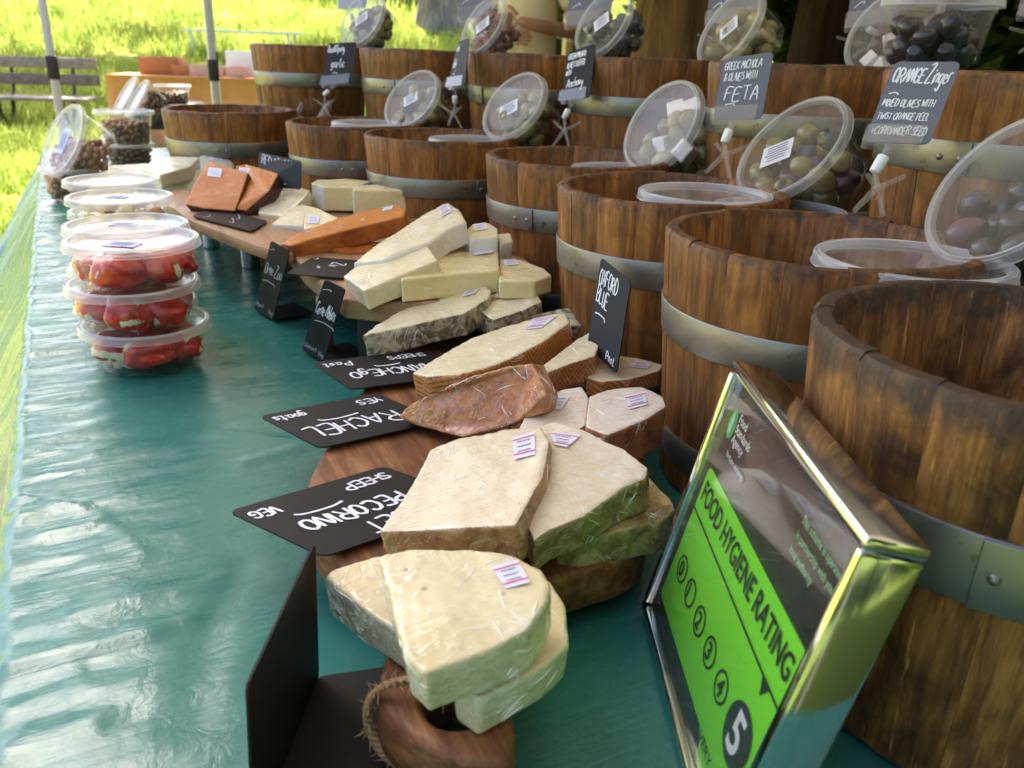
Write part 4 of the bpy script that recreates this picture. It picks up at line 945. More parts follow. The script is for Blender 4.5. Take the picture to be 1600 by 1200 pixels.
# ------------------------------------------------------------------ handwriting: a small stroke alphabet
GL = {
 'A': "0,0 .28,1 .56,0|.1,.36 .46,.36", 'B': "0,0 0,1 .35,.95 .42,.75 .3,.54 0,.52|.3,.54 .5,.4 .48,.12 .3,0 0,0", 'C': ".52,.85 .35,1 .12,.9 0,.5 .12,.1 .35,0 .55,.15", 'D': "0,0 0,1 .3,.95 .52,.7 .52,.3 .3,.04 0,0",
 'E': ".48,1 0,1 0,0 .5,0|0,.52 .38,.52", 'F': "0,0 0,1 .5,1|0,.55 .38,.55", 'G': ".52,.85 .32,1 .1,.88 0,.5 .1,.1 .35,0 .54,.15 .54,.45 .3,.45", 'H': "0,0 0,1|.5,0 .5,1|0,.5 .5,.5", 'I': ".05,0 .05,1", 'J': ".4,1 .4,.2 .25,0 .05,.1",
 'K': "0,0 0,1|.5,1 0,.45 .52,0", 'L': "0,1 0,0 .45,0", 'M': "0,0 .08,1 .32,.35 .56,1 .66,0", 'N': "0,0 .03,1 .48,0 .5,1", 'O': ".26,1 .06,.85 0,.5 .08,.12 .28,0 .48,.14 .54,.5 .46,.86 .26,1", 'P': "0,0 0,1 .35,.97 .5,.78 .4,.55 0,.48",
 'R': "0,0 0,1 .35,.97 .48,.78 .38,.55 0,.5|.22,.5 .52,0", 'S': ".46,.88 .25,1 .05,.86 .1,.62 .4,.42 .46,.18 .25,0 0,.12", 'T': "0,1 .56,1|.28,1 .28,0", 'U': "0,1 .02,.2 .2,0 .42,.12 .5,1", 'V': "0,1 .25,0 .52,1", 'W': "0,1 .14,0 .34,.7 .52,0 .7,1", 'X': "0,0 .5,1|0,1 .5,0", 'Y': "0,1 .26,.5 .52,1|.26,.5 .24,0", 'Z': "0,1 .52,1 0,0 .55,0",
 'a': ".4,.5 .2,.55 .04,.35 .08,.08 .25,.02 .4,.2 .4,.52 .42,.05 .5,.02", 'b': "0,1 0,.05 .2,0 .38,.15 .38,.42 .2,.52 .02,.38", 'c': ".36,.45 .2,.54 .03,.36 .05,.1 .22,0 .38,.1", 'd': ".38,.45 .2,.54 .03,.36 .05,.1 .22,0 .38,.15|.4,1 .4,0", 'e': ".04,.28 .36,.3 .3,.5 .14,.52 .02,.3 .1,.04 .25,0 .4,.1",
 'f': ".35,.95 .2,1 .12,.8 .12,0|0,.5 .3,.5", 'g': ".36,.5 .18,.55 .03,.36 .1,.1 .28,.08 .37,.3 .37,.5 .36,-.25 .2,-.4 .02,-.28", 'h': "0,1 0,0|0,.35 .18,.54 .34,.45 .36,0", 'i': ".06,.5 .06,0|.06,.72 .07,.76", 'l': ".05,1 .05,.1 .14,0", 'n': "0,.52 0,0|0,.36 .16,.54 .32,.46 .34,0", 'm': "0,.52 0,0|0,.36 .14,.54 .26,.46 .27,0|.27,.38 .4,.54 .53,.46 .54,0",
 'o': ".2,.53 .04,.4 .03,.14 .2,0 .36,.12 .37,.4 .2,.53", 'p': "0,.52 0,-.4|0,.4 .2,.54 .37,.4 .35,.1 .18,0 0,.12", 'r': "0,.52 0,0|0,.34 .14,.52 .28,.5", 's': ".32,.45 .18,.54 .04,.42 .12,.3 .3,.2 .28,.05 .12,0 0,.08", 't': ".14,.9 .14,.1 .24,0 .34,.05|0,.58 .3,.58", 'u': "0,.52 .02,.1 .16,0 .32,.12|.34,.52 .34,0", 'w': "0,.52 .12,0 .26,.4 .4,0 .54,.52", 'v': "0,.52 .17,0 .34,.52", 'y': "0,.52 .16,.08|.34,.52 .1,-.38 .0,-.36", 'z': "0,.5 .32,.5 0,0 .36,0",
 '&': ".5,.0 .12,.7 .2,.98 .36,.9 .32,.66 .04,.3 .1,.02 .3,.02 .5,.35", '+': ".2,.2 .2,.7|0,.45 .4,.45", '.': ".05,0 .06,.05", '~': "0,.1 .4,.3 .9,.5 1.5,.62 1.62,.5 1.55,.35", '_': "0,.4 .5,.55 1.1,.6 1.7,.5 1.9,.25", '-': "0,.4 .4,.42"}
def text_strokes(s, slant=.12, jit=.05):
    out = []; x = 0
    for ch in s:
        if ch == ' ': x += .35; continue
        g = GL.get(ch) or GL.get(ch.upper()); wmax = 0; dy = random.uniform(-jit, jit)*1.5; sc_ = random.uniform(.94, 1.06)
        for st in g.split('|'):
            p = [tuple(float(q) for q in a.split(',')) for a in st.split()]; wmax = max(wmax, max(a for a, _ in p))
            out.append([(x+(a+random.uniform(-jit, jit)*.6)*sc_+slant*b, b*sc_+dy+random.uniform(-jit, jit)*.6) for a, b in p])
        x += wmax*sc_ + .17
    return out, x
def ribbon(P, wd):
    """flat pen stroke with rounded ends through 2-D points"""
    if len(P) > 2:
        Q = []
        for i in range(len(P)-1):
            p0 = P[max(i-1, 0)]; p1 = P[i]; p2 = P[i+1]; p3 = P[min(i+2, len(P)-1)]
            for k in range(4):
                t_ = k/4; Q.append(tuple(.5*((2*p1[j])+(p2[j]-p0[j])*t_+(2*p0[j]-5*p1[j]+4*p2[j]-p3[j])*t_*t_+(3*p1[j]-p0[j]-3*p2[j]+p3[j])*t_**3) for j in (0, 1)))
        P = Q+[P[-1]]
    L = []; Rr = []
    for i, p in enumerate(P):
        a = P[max(i-1, 0)]; b = P[min(i+1, len(P)-1)]; dx, dy = b[0]-a[0], b[1]-a[1]; d = math.hypot(dx, dy) or 1; h = wd/2*(.8 if i in (0, len(P)-1) else 1+.12*math.sin(i*1.7))
        ex = (dx/d*h*.6*(-1 if i == 0 else 1), dy/d*h*.6*(-1 if i == 0 else 1)) if i in (0, len(P)-1) else (0, 0)
        L.append((p[0]-dy/d*h+ex[0], p[1]+dx/d*h+ex[1])); Rr.append((p[0]+dy/d*h+ex[0], p[1]-dx/d*h+ex[1]))
    return L, Rr
def card_panel(name, TL, TR, BR, BL, mat, parent, thick=.0011, rad=.006):
    """rounded card between four corners"""
    W = (TR-TL).length; Hh = (BL-TL).length; n_ = (TR-TL).cross(BL-TL).normalized(); pts = []
    for (cx, cy, a0) in ((rad, rad, 180), (W-rad, rad, 270), (W-rad, Hh-rad, 0), (rad, Hh-rad, 90)):
        for k in range(6):
            a = R_(a0+k*18); pts.append((cx+rad*math.cos(a), cy+rad*math.sin(a)))
    def m(u, v): u /= W; v /= Hh; return TL*(1-u)*(1-v)+TR*u*(1-v)+BR*u*v+BL*(1-u)*v
    V = [m(*p)-n_*thick/2 for p in pts] + [m(*p)+n_*thick/2 for p in pts]; k = len(pts)
    Fc = [tuple(range(k-1, -1, -1)), tuple(range(k, 2*k))] + [(i, (i+1) % k, k+(i+1) % k, k+i) for i in range(k)]
    return sharp(mobj(name, V, Fc, mat, parent), 30)
def write(TL, TR, BR, BL, lines, parent, facing, mat=None, name='handwriting', lift=.0009):
    """lines: (text, u, v, height, pen, stretch) in card units: u, v from the reader's top-left; height of capitals over card height"""
    W = (TR-TL).length; Hh = (BL-TL).length; n_ = (TR-TL).cross(BL-TL).normalized()
    if n_.dot(facing) < 0: n_ = -n_
    def m(x, y): u = x/W; v = y/Hh; return TL*(1-u)*(1-v)+TR*u*(1-v)+BR*u*v+BL*(1-u)*v + n_*lift
    V = []; Fc = []
    for (s, u, v, h, pen, stx) in lines:
        S_, wtx = text_strokes(s); hh = h*Hh
        if s not in '_~': stx = min(stx, max(.2, (.96-u)*W/(wtx*hh)))
        for st in S_:
            P = [(u*W+a*hh*stx, v*Hh-b*hh) for a, b in st]; L, Rr = ribbon(P, pen*.62); k = len(V)
            for a, b in zip(L, Rr): V += [m(*a), m(*b)]
            Fc += [(k+2*i, k+2*i+1, k+2*i+3, k+2*i+2) for i in range(len(L)-1)]
    return mobj(name, V, Fc, mat or CHALK, parent, smooth=False)
CG = 'black handwritten cheese cards'
UPV = Vector((0, 0, 1))
def flat_card(label, A, B, D, z, lines, zs=(0, 0, 0)):
    """card lying down, read from the far side: A = reader's bottom right, B = bottom left, D = top right"""
    A = at(*A, z+zs[0]); B = at(*B, z+zs[1]); D = at(*D, z+zs[2]); TL = D+B-A
    t = thing('cheese_card', label, 'card', (A+B+D)/3, CG); card_panel('card_panel', TL, D, A, B, CARD, t); write(TL, D, A, B, lines, t, UPV); return t
flat_card('black card written DORSET PECORINO lying beside the pecorino wedges', (356, 800), (600, 729), (506, 871), Z2+.004, [('DORSET', .12, .25, .17, .0035, 1), ('PECORINO', .22, .53, .17, .0036, 1.0), ('_', .5, .70, .15, .003, 1.4), ('SHEEP', .08, .88, .11, .0028, 1.1), ('VEG', .80, .88, .11, .0028, 1.2)])
flat_card('black card written RACHEL lying under the pink rinded wedge', (405, 651), (588, 615), (500, 701), Z2+.004, [('RACHEL', .16, .48, .24, .0034, 1.0), ('_', .38, .66, .15, .003, 1.4), ('YES', .06, .88, .12, .0026, 1.1), ('goats', .70, .88, .14, .0026, 1.1)])
flat_card('black card written MANCHEGO lying under the largest manchego', (487, 567), (662, 547), (548, 609), Z2+.006, [('MANCHEgO', .12, .50, .20, .0032, .95), ('_', .36, .66, .12, .0028, 1.3), ('SHEEPS', .06, .88, .11, .0024, 1.1), ('Past', .72, .88, .13, .0026, 1.2)])
flat_card('small black card hanging over the left corner of the pale serving board', (446, 428), (489, 402), (536, 435), Z3+.003, [('Zv', .25, .5, .24, .0026, 1), ('~', .5, .7, .16, .002, .5), ('_', .06, .92, .12, .002, .5)])
flat_card('black card lying in front of the orange wedges on the far board', (300, 338), (330, 324), (392, 362), Z4+.003, [('~~', .1, .5, .2, .002, .5), ('_', .6, .88, .14, .0018, .5)])
def stand_card(label, TL, TR, BR, BL, zt, zb, lines, foot=None, mat=CARD, pen=None):
    P = [at(*TL, zt), at(*TR, zt), at(*BR, zb), at(*BL, zb)]
    t = thing('cheese_card', label, 'card', (P[2]+P[3])/2, CG); card_panel('card_panel', *P, mat, t, rad=.005)
    write(*P, lines, t, CAM-P[0])
    if foot is not None:
        f = Vector(foot); card_panel('card_foot', P[3]+f, P[2]+f, P[2], P[3], mat, t, rad=.003)
    return t
stand_card('standing black card written Cerne Abbas in front of the black riser', (508, 436), (540, 452), (506, 565), (472, 546), .099, .002, [('~', .08, .13, .07, .0011, 1.0), ('Cerne Abbas', .06, .42, .16, .0017, .62), ('_', .12, .58, .12, .0016, 1.2), ('Unpast', .04, .92, .06, .001, .9), ('Veg', .72, .95, .07, .001, .8)], (.05, .005, 0))
stand_card('standing black card leaning beside the red pepper pots, left of the smoked wedge', (424, 376), (453, 392), (427, 499), (398, 482), .099, .002, [('~', .08, .12, .06, .001, .9), ('Orne Zou', .06, .42, .16, .0016, .72), ('_', .1, .58, .12, .0015, 1.2), ('Unpast', .04, .92, .06, .001, .9), ('Veg', .7, .95, .08, .001, .8)], (.05, .005, 0))
stand_card('black card written RED STORM behind the orange wedges', (405, 238), (471, 252), (470, 296), (402, 290), .155, .118, [('RED STORM', .08, .34, .26, .0018, .72), ('_', .2, .6, .2, .0014, .8), ('RED', .56, .86, .2, .0015, .8)])
# OXFORD BLUE stands against the third tub
def dcard(label, q, depths, lines, mat=CARD):
    P = [dep(x, y, d) for (x, y), d in zip(q, depths)]; P[2] = P[1]+P[3]-P[0]; t = thing('cheese_card', label, 'card', (P[2]+P[3])/2, CG)
    card_panel('card_panel', *P, mat, t, rad=.004); write(*P, lines, t, CAM-P[0]); return t
dcard('black card written OXFORD BLUE standing against the third oak tub', [(940, 402), (986, 440), (968, 556), (918, 540)], (.700, .668, .655, .690), [('OXFORD', .06, .27, .17, .0017, .52), ('BLUE', .06, .48, .17, .0017, .52), ('_', .10, .64, .11, .0016, .9), ('Past', .62, .95, .09, .0013, .8)])
# nearest card, folded, seen from behind
p0 = at(497, 1058, .002); hh = .078
ptop = p0 + Vector((.003, .002, hh)); pn = at(385, 1070, hh)
t = thing('cheese_card', 'nearest folded black card seen edge on from behind, with a flat foot', 'card', p0, CG)
card_panel('card_panel', ptop, pn, Vector((pn.x-.004, pn.y-.002, .002)), p0, CARD, t, rad=.004)
ft = Vector((.058, -.012, 0)); nb = Vector((pn.x-.004, pn.y-.002, .002)); card_panel('card_foot', p0+ft, nb+ft, nb, p0, CARD, t, rad=.003)

# ------------------------------------------------------------------ clip stands with slate signs
SG = 'slate signs held by clear clips'
def clip_sign(label, q, depths, clipq, cyl, legs, d, lines, mat=SLATE, scale=1.0):
    scale *= .78
    P = [dep(x, y, dd) for (x, y), dd in zip(q, depths)]
    base = dep(*legs[0], d); t = thing('clip_sign', label, 'sign', base, SG)
    card_panel('slate_card', *P, mat, t, rad=.006*scale); write(*P, lines, t, CAM-P[0])
    n_ = (P[1]-P[0]).cross(P[3]-P[0]).normalized()
    if n_.dot(CAM-P[0]) < 0: n_ = -n_
    # clear jaw across the card's foot
    def uv(u, v, z): return P[0]*(1-u)*(1-v)+P[1]*u*(1-v)+P[2]*u*v+P[3]*(1-u)*v + n_*z
    jaw = card_panel('clip_jaw', uv(-.04, .80, .0028), uv(.88, .80, .0028), uv(.88, 1.02, .0032), uv(-.04, 1.02, .0032), CLIPM, t, .0012, .002)
    card_panel('clip_jaw', uv(-.04, .86, -.004), uv(.88, .86, -.004), uv(.88, 1.04, -.004), uv(-.04, 1.04, -.004), CLIPM, t, .0012, .002)
    a = uv(.02, 1.01, 0); b = uv(.84, 1.01, 0); tube('hinge_bar', [a, b], .0022*scale, CLIPM, t, 8)
    c = dep(*cyl, d); m = uv(.42, 1.03, 0); ax = (m-c).normalized()
    tube('neck', [m, m*.4+c*.6], [.0045*scale, .0028*scale], CLIPM, t, 8)
    tube('swivel', [c-ax*.0085*scale, c-ax*.0075*scale, c+ax*.0075*scale, c+ax*.0085*scale], [.0045*scale, .0055*scale, .0055*scale, .0045*scale], WHITEP, t, 16)
    kn = dep(cyl[0]-2, cyl[1]+(legs[0][1]-cyl[1])*.48, d)
    tube('stem', [c-ax*.008*scale, kn], .0026*scale, CLIPM, t, 8)
    for lx, ly in legs:
        e = dep(lx, ly, d); tp = dep(2*kn_px(kn)[0]-lx+(4 if lx < cyl[0] else -10), kn_px(kn)[1]-(ly-kn_px(kn)[1])*.45, d)
        tube('peg_leg', [tp, kn+(e-kn)*.12+n_*.001, e], [.0022*scale, .0034*scale, .0024*scale], CLIPM, t, 8)
    return t
def kn_px(p):
    d = p-CAM; z = d.dot(fw); return 800+F*d.dot(rt)/z, 600-F*d.dot(up)/z
clip_sign('slate sign written ORANGE Zinger, the largest on a clear clip', [(1398, 97), (1502, 97), (1452, 226), (1350, 222)], (.615, .60, .59, .605), None, (1374, 257), [(1334, 330), (1380, 338)], .60,
          [('ORANGE', .07, .26, .17, .0021, .44), ('Zinger', .58, .27, .21, .002, .40), ('_', .10, .44, .08, .0018, .6), ('MIXED OLIVES WITH', .06, .56, .085, .0014, .62), ('TWIST ORANGE PEEL', .05, .72, .08, .0012, .6), ('+CORRIANDER SEED', .05, .90, .09, .0013, .6)])
clip_sign('slate blue sign written FETA on a clear clip', [(1131, 93), (1209, 81), (1190, 186), (1114, 188)], (.80, .785, .775, .79), None, (1136, 213), [(1102, 270), (1140, 278)], .785,
          [('GREEK MICHOLA', .06, .20, .12, .0014, .55), ('& OLIVES WITH', .08, .38, .12, .0014, .55), ('FETA', .16, .70, .20, .0022, .9), ('_', .2, .80, .08, .0018, .9)])
clip_sign('narrow slate sign listing olives stuffed with anchovy', [(888, 82), (931, 68), (922, 152), (876, 158)], (1.13, 1.10, 1.09, 1.12), None, (885, 178), [(863, 230), (891, 234)], 1.12,
          [('GREEN PIMENTO', .06, .18, .11, .0015, .46), ('OLIVES STUFFED', .06, .35, .11, .0015, .43), ('WITH', .06, .50, .10, .0015, .5), ('Anchovy', .14, .74, .17, .0018, .55)], CARD, 1.0)
clip_sign('thin slate sign seen at an angle between two back tubs', [(716, 66), (733, 60), (727, 132), (699, 136)], (1.30, 1.26, 1.25, 1.29), None, (711, 156), [(700, 196), (722, 202)], 1.29,
          [('Garlic', .1, .22, .16, .0016, .3), ('Herby', .1, .60, .2, .0018, .3), ('_', .2, .78, .1, .0016, .3)], CARD, .95)
clip_sign('slate sign written Basil and Spring garlic at the far left', [(513, 68), (557, 66), (552, 128), (503, 133)], (1.52, 1.50, 1.49, 1.51), None, (510, 145), [(497, 186), (517, 188)], 1.51,
          [('Basil&Spring', .04, .22, .17, .0018, .42), ('garlic', .22, .60, .2, .002, .6), ('_', .3, .78, .1, .0018, .6)], CARD, .95)
# signs of the back row, mostly above the frame
for (q, d, lab, ln) in (([(535, -50), (580, -55), (572, 12), (528, 14)], 1.80, 'dark slate sign at the top left behind the back row pot', '~'), ([(722, -55), (775, -62), (764, 26), (716, 30)], 1.60, 'slate sign written and Chilli behind the dried tomatoes', 'and Chilli'),
        ([(898, -60), (968, -68), (952, 34), (884, 40)], 1.40, 'slate sign behind the black olives near the trunk', 'with'), ([(1112, -58), (1196, -66), (1184, 30), (1104, 38)], 1.18, 'slate sign behind the green olives of the back row', 'With R'), ([(1338, -70), (1420, -78), (1402, 34), (1322, 44)], 1.08, 'slate sign behind the upright pot of black olives', '~'), ([(1600, -60), (1690, -66), (1680, 20), (1592, 26)], .95, 'slate sign cut by the upper right corner of the photo', '~')):
    clip_sign(lab, q, (d, d*.98, d*.97, d*.99), None, ((q[2][0]+q[3][0])/2, q[2][1]+14), [((q[3][0]), q[2][1]+62), (q[2][0], q[2][1]+66)], d*.985, [(ln, .08, .45, .2, .002, .7), ('~', .1, .76, .14, .0018, .5)])

# ------------------------------------------------------------------ hygiene rating sign in a steel box frame
GREENP = plain('bright_green_print', (.19, .74, .02), .25, var=.02, coat=.5)
BLACKP = plain('black_print', (.008, .008, .009), .15, var=.02, coat=.6)
GREENT = plain('pale_green_print', (.25, .55, .30), .4); WHITET = plain('white_print', (.75, .76, .75), .4); LOGO = plain('logo_green', (.03, .42, .12), .3)
GLASSF = plastic_clear('clear_acrylic_front', .012, .03, bumpk=.02)
sL = at(1000, 950, .002); sT = at(1145, 560, .1565); sR = at(1357, 838, .1565)
U_ = (sR-sT); W_ = U_.length; U_.normalize(); Vd = (sL-sT); Vd = (Vd-U_*Vd.dot(U_)); H_ = Vd.length; Vd.normalize(); Nn = U_.cross(Vd)
if Nn.dot(CAM-sT) < 0: Nn = -Nn
t = thing('hygiene_sign', 'steel framed FOOD HYGIENE RATING sign with a green panel scored 5', 'sign', sL)
def sp(u, v, z): return sT + U_*(u*W_) + Vd*(v*H_) + Nn*z
def sign_quad(name, pts, z, mat, parent=t):
    V = [sp(u, v, z) for u, v in pts]; return mobj(name, V, [tuple(range(len(V)))], mat, parent, smooth=False)
DPT = .024
M = Matrix.Identity(4)
for k, (ax, o_) in enumerate(((U_, None), (Vd, None), (Nn, None))):
    for r_ in range(3): M[r_][k] = ax[r_]
M.translation = sT
fwid = .0058
for (x0, x1, y0, y1) in ((0, W_, 0, fwid), (0, W_, H_-fwid, H_), (0, fwid, fwid+.0002, H_-fwid-.0002), (W_-fwid, W_, fwid+.0002, H_-fwid-.0002)):
    box('frame_rail', ((x0+x1)/2, (y0+y1)/2, -DPT/2), (x1-x0, y1-y0, DPT), STEEL, t, M=M, bev=.0022)
box('back_plate', (W_/2, H_/2, -DPT+.003), (W_-fwid*2, H_-fwid*2, .003), BLACKP, t, M=M, bev=0)
box('printed_panel', (W_/2, H_/2, -.006), (W_-fwid*2-.0004, H_-fwid*2-.0004, .003), BLACKP, t, M=M, bev=0)
zf = -.0043
def rrect(u0, u1, v0, v1, r):
    out = []
    for (cx, cy, a0) in ((u0+r, v0+r, 180), (u1-r, v0+r, 270), (u1-r, v1-r, 0), (u0+r, v1-r, 90)):
        for k in range(7): a = R_(a0+k*15); out.append((cx+r*math.cos(a), cy+r*math.sin(a)))
    return out
gp = rrect(.075, .955, .352, .88, .03)
gp = [(u, v) for u, v in gp]
sign_quad('green_panel', gp, zf, GREENP)
sign_quad('green_tab', [(.655, .8795), (.955, .8795), (.955, .955), (.72, .955), (.70, .94), (.685, .905)], zf, GREENP)
sign_quad('divider_line', [(.075, .508), (.955, .523), (.955, .532), (.075, .517)], zf+.0003, BLACKP)
sign_quad('pointer', [(.825, .52), (.885, .522), (.852, .572)], zf+.0003, BLACKP)
def disc(u, v, ru, rv, z, mat, name, inner=0):
    n = 40; a = [(u+ru*math.cos(6.2832*k/n), v+rv*math.sin(6.2832*k/n)) for k in range(n)]
    if not inner: return sign_quad(name, a, z, mat)
    b = [(u+ru*inner*math.cos(6.2832*k/n), v+rv*inner*math.sin(6.2832*k/n)) for k in range(n)]
    V = [sp(*p, z) for p in a+b]; return mobj(name, V, [(k, (k+1) % n, n+(k+1) % n, n+k) for k in range(n)], mat, t, smooth=False)
def label_text(s, u, v, h, mat, name, width=None, bold=0.0, align='LEFT', line=1.0):
    """type set with Blender's own font, converted to a flat mesh; u, v = left end of the baseline, h = capital height over panel height"""
    cu = bpy.data.curves.new('tx', 'FONT'); cu.body = s; cu.size = 1; cu.align_x = align; cu.offset = bold; cu.space_line = line; cu.resolution_u = 4; cu.fill_mode = 'FRONT'
    o = link(bpy.data.objects.new('tx', cu)); bpy.context.view_layer.update(); me = bpy.data.meshes.new_from_object(o.evaluated_get(dg())); bpy.data.objects.remove(o)
    co = np.empty(len(me.vertices)*3); me.vertices.foreach_get('co', co); co = co.reshape(-1, 3); k = h*H_/.69
    wn = (co[:, 0].max()-co[:, 0].min())*k; kx = k*(width*W_/wn if width else 1); x0 = co[:, 0].min() if align == 'LEFT' else 0
    V = [sp(u+(p[0]-x0)*kx/W_, v-p[1]*k/H_, zf+.0006) for p in co]; fs = [tuple(p.vertices) for p in me.polygons]; bpy.data.meshes.remove(me)
    return mobj(name, V, fs, mat, t, smooth=False)
label_text('FOOD HYGIENE RATING', .105, .462, .070, BLACKP, 'title_lettering', .82, .014)
for k, (u, s) in enumerate(((.172, '0'), (.292, '1'), (.420, '2'), (.549, '3'), (.678, '4'))):
    disc(u, .70+.004*k, .046, .048, zf+.0004, BLACKP, 'rating_ring', .82); label_text(s, u-.021, .727+.004*k, .054, BLACKP, 'rating_digit', None, .022)
disc(.838, .72, .082, .088, zf+.0004, BLACKP, 'rating_disc'); 
label_text('5', .800, .775, .115, WHITET, 'rating_digit', None, .02)
label_text('VERY GOOD', .675, .90, .03, BLACKP, 'verdict_lettering', .27, .004)
disc(.118, .175, .030, .050, zf, LOGO, 'logo_leaf'); disc(.118, .175, .014, .038, zf+.0004, plain('logo_pale', (.35, .62, .40), .3), 'logo_stripe')
label_text('Food\nStandards\nAgency', .165, .145, .028, WHITET, 'agency_lettering', .14, .004, line=.85)
label_text('food.gov.uk/ratings', .165, .262, .018, WHITET, 'address_lettering', .17)
label_text('This scheme is operated\nin partnership with your\nlocal authority', .715, .150, .022, GREENT, 'scheme_lettering', .235, .002, line=1.35)
box('clear_cover', (W_/2, H_/2, -.0022), (W_-fwid*2-.0006, H_-fwid*2-.0006, .0006), GLASSF, t, M=M, bev=0)

# ------------------------------------------------------------------ canopies
def gnd(px, py, d):
    p = dep(px, py, d); z = float(terrain(np.array(p.x), np.array(p.y))); return Vector((p.x, p.y, z))
def gazebo(label, corners, joint_at, hz=1.38, peak=.5):
    cx = sum(c[0] for c in corners)/4; cy_ = sum(c[1] for c in corners)/4
    t = thing('gazebo', label, 'gazebo', (cx, cy_, GZ))
    n = 14; V = []; Fc = []
    A_, B_, C_, D_ = [Vector((c[0], c[1], 0)) for c in corners]
    for j in range(n+1):
        for i in range(n+1):
            u, v = i/n, j/n; p = A_*(1-u)*(1-v)+B_*u*(1-v)+C_*u*v+D_*(1-u)*v; e = 1-max(abs(u-.5), abs(v-.5))*2
            V.append((p.x, p.y, hz+peak*e+.01*noise.noise(p*3)))
    for j in range(n):
        for i in range(n): a = j*(n+1)+i; Fc.append((a, a+1, a+n+2, a+n+1))
    mobj('canopy', V, Fc, CANOPY, t)
    for k in range(4):
        a = Vector((*corners[k], 0)); b = Vector((*corners[(k+1) % 4], 0)); V = []; Fc = []; m = 30
        for i in range(m+1):
            p = a.lerp(b, i/m); V += [(p.x, p.y, hz), (p.x, p.y, hz-.20-.03*abs(math.sin(i/m*math.pi*6)))]
        Fc = [(2*i, 2*i+2, 2*i+3, 2*i+1) for i in range(m)]; mobj('valance', V, Fc, CANOPY, t)
        pl = box('pole', (corners[k][0], corners[k][1], (hz+GZ)/2), (.030, .030, hz-GZ), POLE, t, bev=.003)
        box('pole_joint', (corners[k][0], corners[k][1], joint_at), (.042, .042, .085), JOINT, pl, bev=.004).matrix_parent_inverse = Matrix.Identity(4)
    return t
pA = dep(83, 110, 3.2); pB = dep(334, 110, 3.5)
gazebo('white gazebo over the cheese stall, its far pole at upper left', [(pA.x, -.9), (4.3, -.9), (dep(1450, 60, 5.0).x*pA.y/dep(1450, 60, 5.0).y, pA.y), (pA.x, pA.y)], pA.z+.01)
gazebo('second white gazebo, its pole rising behind the far left tubs', [(pB.x, pB.y+.02), (pB.x+5.7, pB.y+.02), (dep(1266, 110, 8.0).x, dep(1266, 110, 8.0).y), (dep(338, 110, 6.2).x, dep(338, 110, 6.2).y)], pB.z, 1.5, .6)

# ------------------------------------------------------------------ park bench
def place(px, py, z): return at(px, py, z)
bR = at(146, 215, GZ); bx = rt0; by = Vector((math.sin(YAW), math.cos(YAW), 0))
dirx = (bx*.985 + by*.17).normalized(); diry = Vector((-dirx.y, dirx.x, 0))
M = Matrix.Identity(4)
for k, ax in enumerate((dirx, diry, Vector((0, 0, 1)))):
    for r_ in range(3): M[r_][k] = ax[r_]
bo = at(20, 216, GZ); M.translation = bo
t = thing('park_bench', 'weathered wooden park bench with curved iron legs on the sunny grass', 'bench', bo)
for k in range(4): box('seat_slat', (0, -.18+k*.115, .42), (1.75, .095, .035), BENCHW, t, M=M, bev=.006)
for z, y in ((.60, .26), (.77, .31)): box('back_slat', (0, y, z), (1.75-(.77-z)*-.3, .032, .115), BENCHW, t, M=M, bev=.006)
for x in (-.62, .0, .62):
    tube('leg', [M @ Vector(p) for p in spline([Vector((x, -.20, .40)), Vector((x, -.19, .28)), Vector((x, -.06, .14)), Vector((x, -.05, 0)), ], 5)], .022, IRON, t, 8)
    tube('leg', [M @ Vector(p) for p in spline([Vector((x, .18, .40)), Vector((x, .16, .28)), Vector((x, .02, .14)), Vector((x, .0, 0)), ], 5)], .022, IRON, t, 8)
    tube('back_bracket', [M @ Vector(p) for p in spline([Vector((x, .10, .40)), Vector((x, .24, .46)), Vector((x, .285, .62)), Vector((x, .335, .80))], 5)], .018, IRON, t, 8)
# ------------------------------------------------------------------ neighbouring stall
nA = at(163, 116, 0); nB = at(420, 124, 0); ndx = (nB-nA).normalized(); ndy = Vector((-ndx.y, ndx.x, 0)); L_ = (nB-nA).length
def npnt(a, b, z): q = nA + ndx*a + ndy*b; return Vector((q.x, q.y, z))
t = thing('market_table', 'neighbouring market table under a peach coloured cloth', 'table', npnt(L_/2, .3, GZ))
V = []; Fc = []; ring = []
m = 60; per = 2*(L_+.6)
def perim(s):
    s = s % per
    if s < L_: return (s, 0), (0, -1)
    s -= L_
    if s < .6: return (L_, s), (1, 0)
    s -= .6
    if s < L_: return (L_-s, .6), (0, 1)
    return (0, .6-(s-L_)), (-1, 0)
for i in range(m):
    (a, b), (ox, oy) = perim(per*i/m)
    V.append(npnt(a, b, .0)); f = .03+.03*math.sin(i*1.9)+.02*math.sin(i*4.1)
    V.append(npnt(a+ox*f*.6, b+oy*f*.6, -.3)); V.append(npnt(a+ox*f*1.3, b+oy*f*1.3, -.66))
for i in range(m):
    j = (i+1) % m
    for k in (0, 1): Fc.append((i*3+k, j*3+k, j*3+k+1, i*3+k+1))
Fc.append(tuple(i*3 for i in range(m))); mobj('peach_cloth', V, Fc, PEACH, t)
for a in (.08, L_-.08):
    for b in (.08, .52): q = npnt(a, b, 0); box('leg', (q.x, q.y, GZ/2-.002), (.04, .04, -GZ-.004), BENCHW, t)
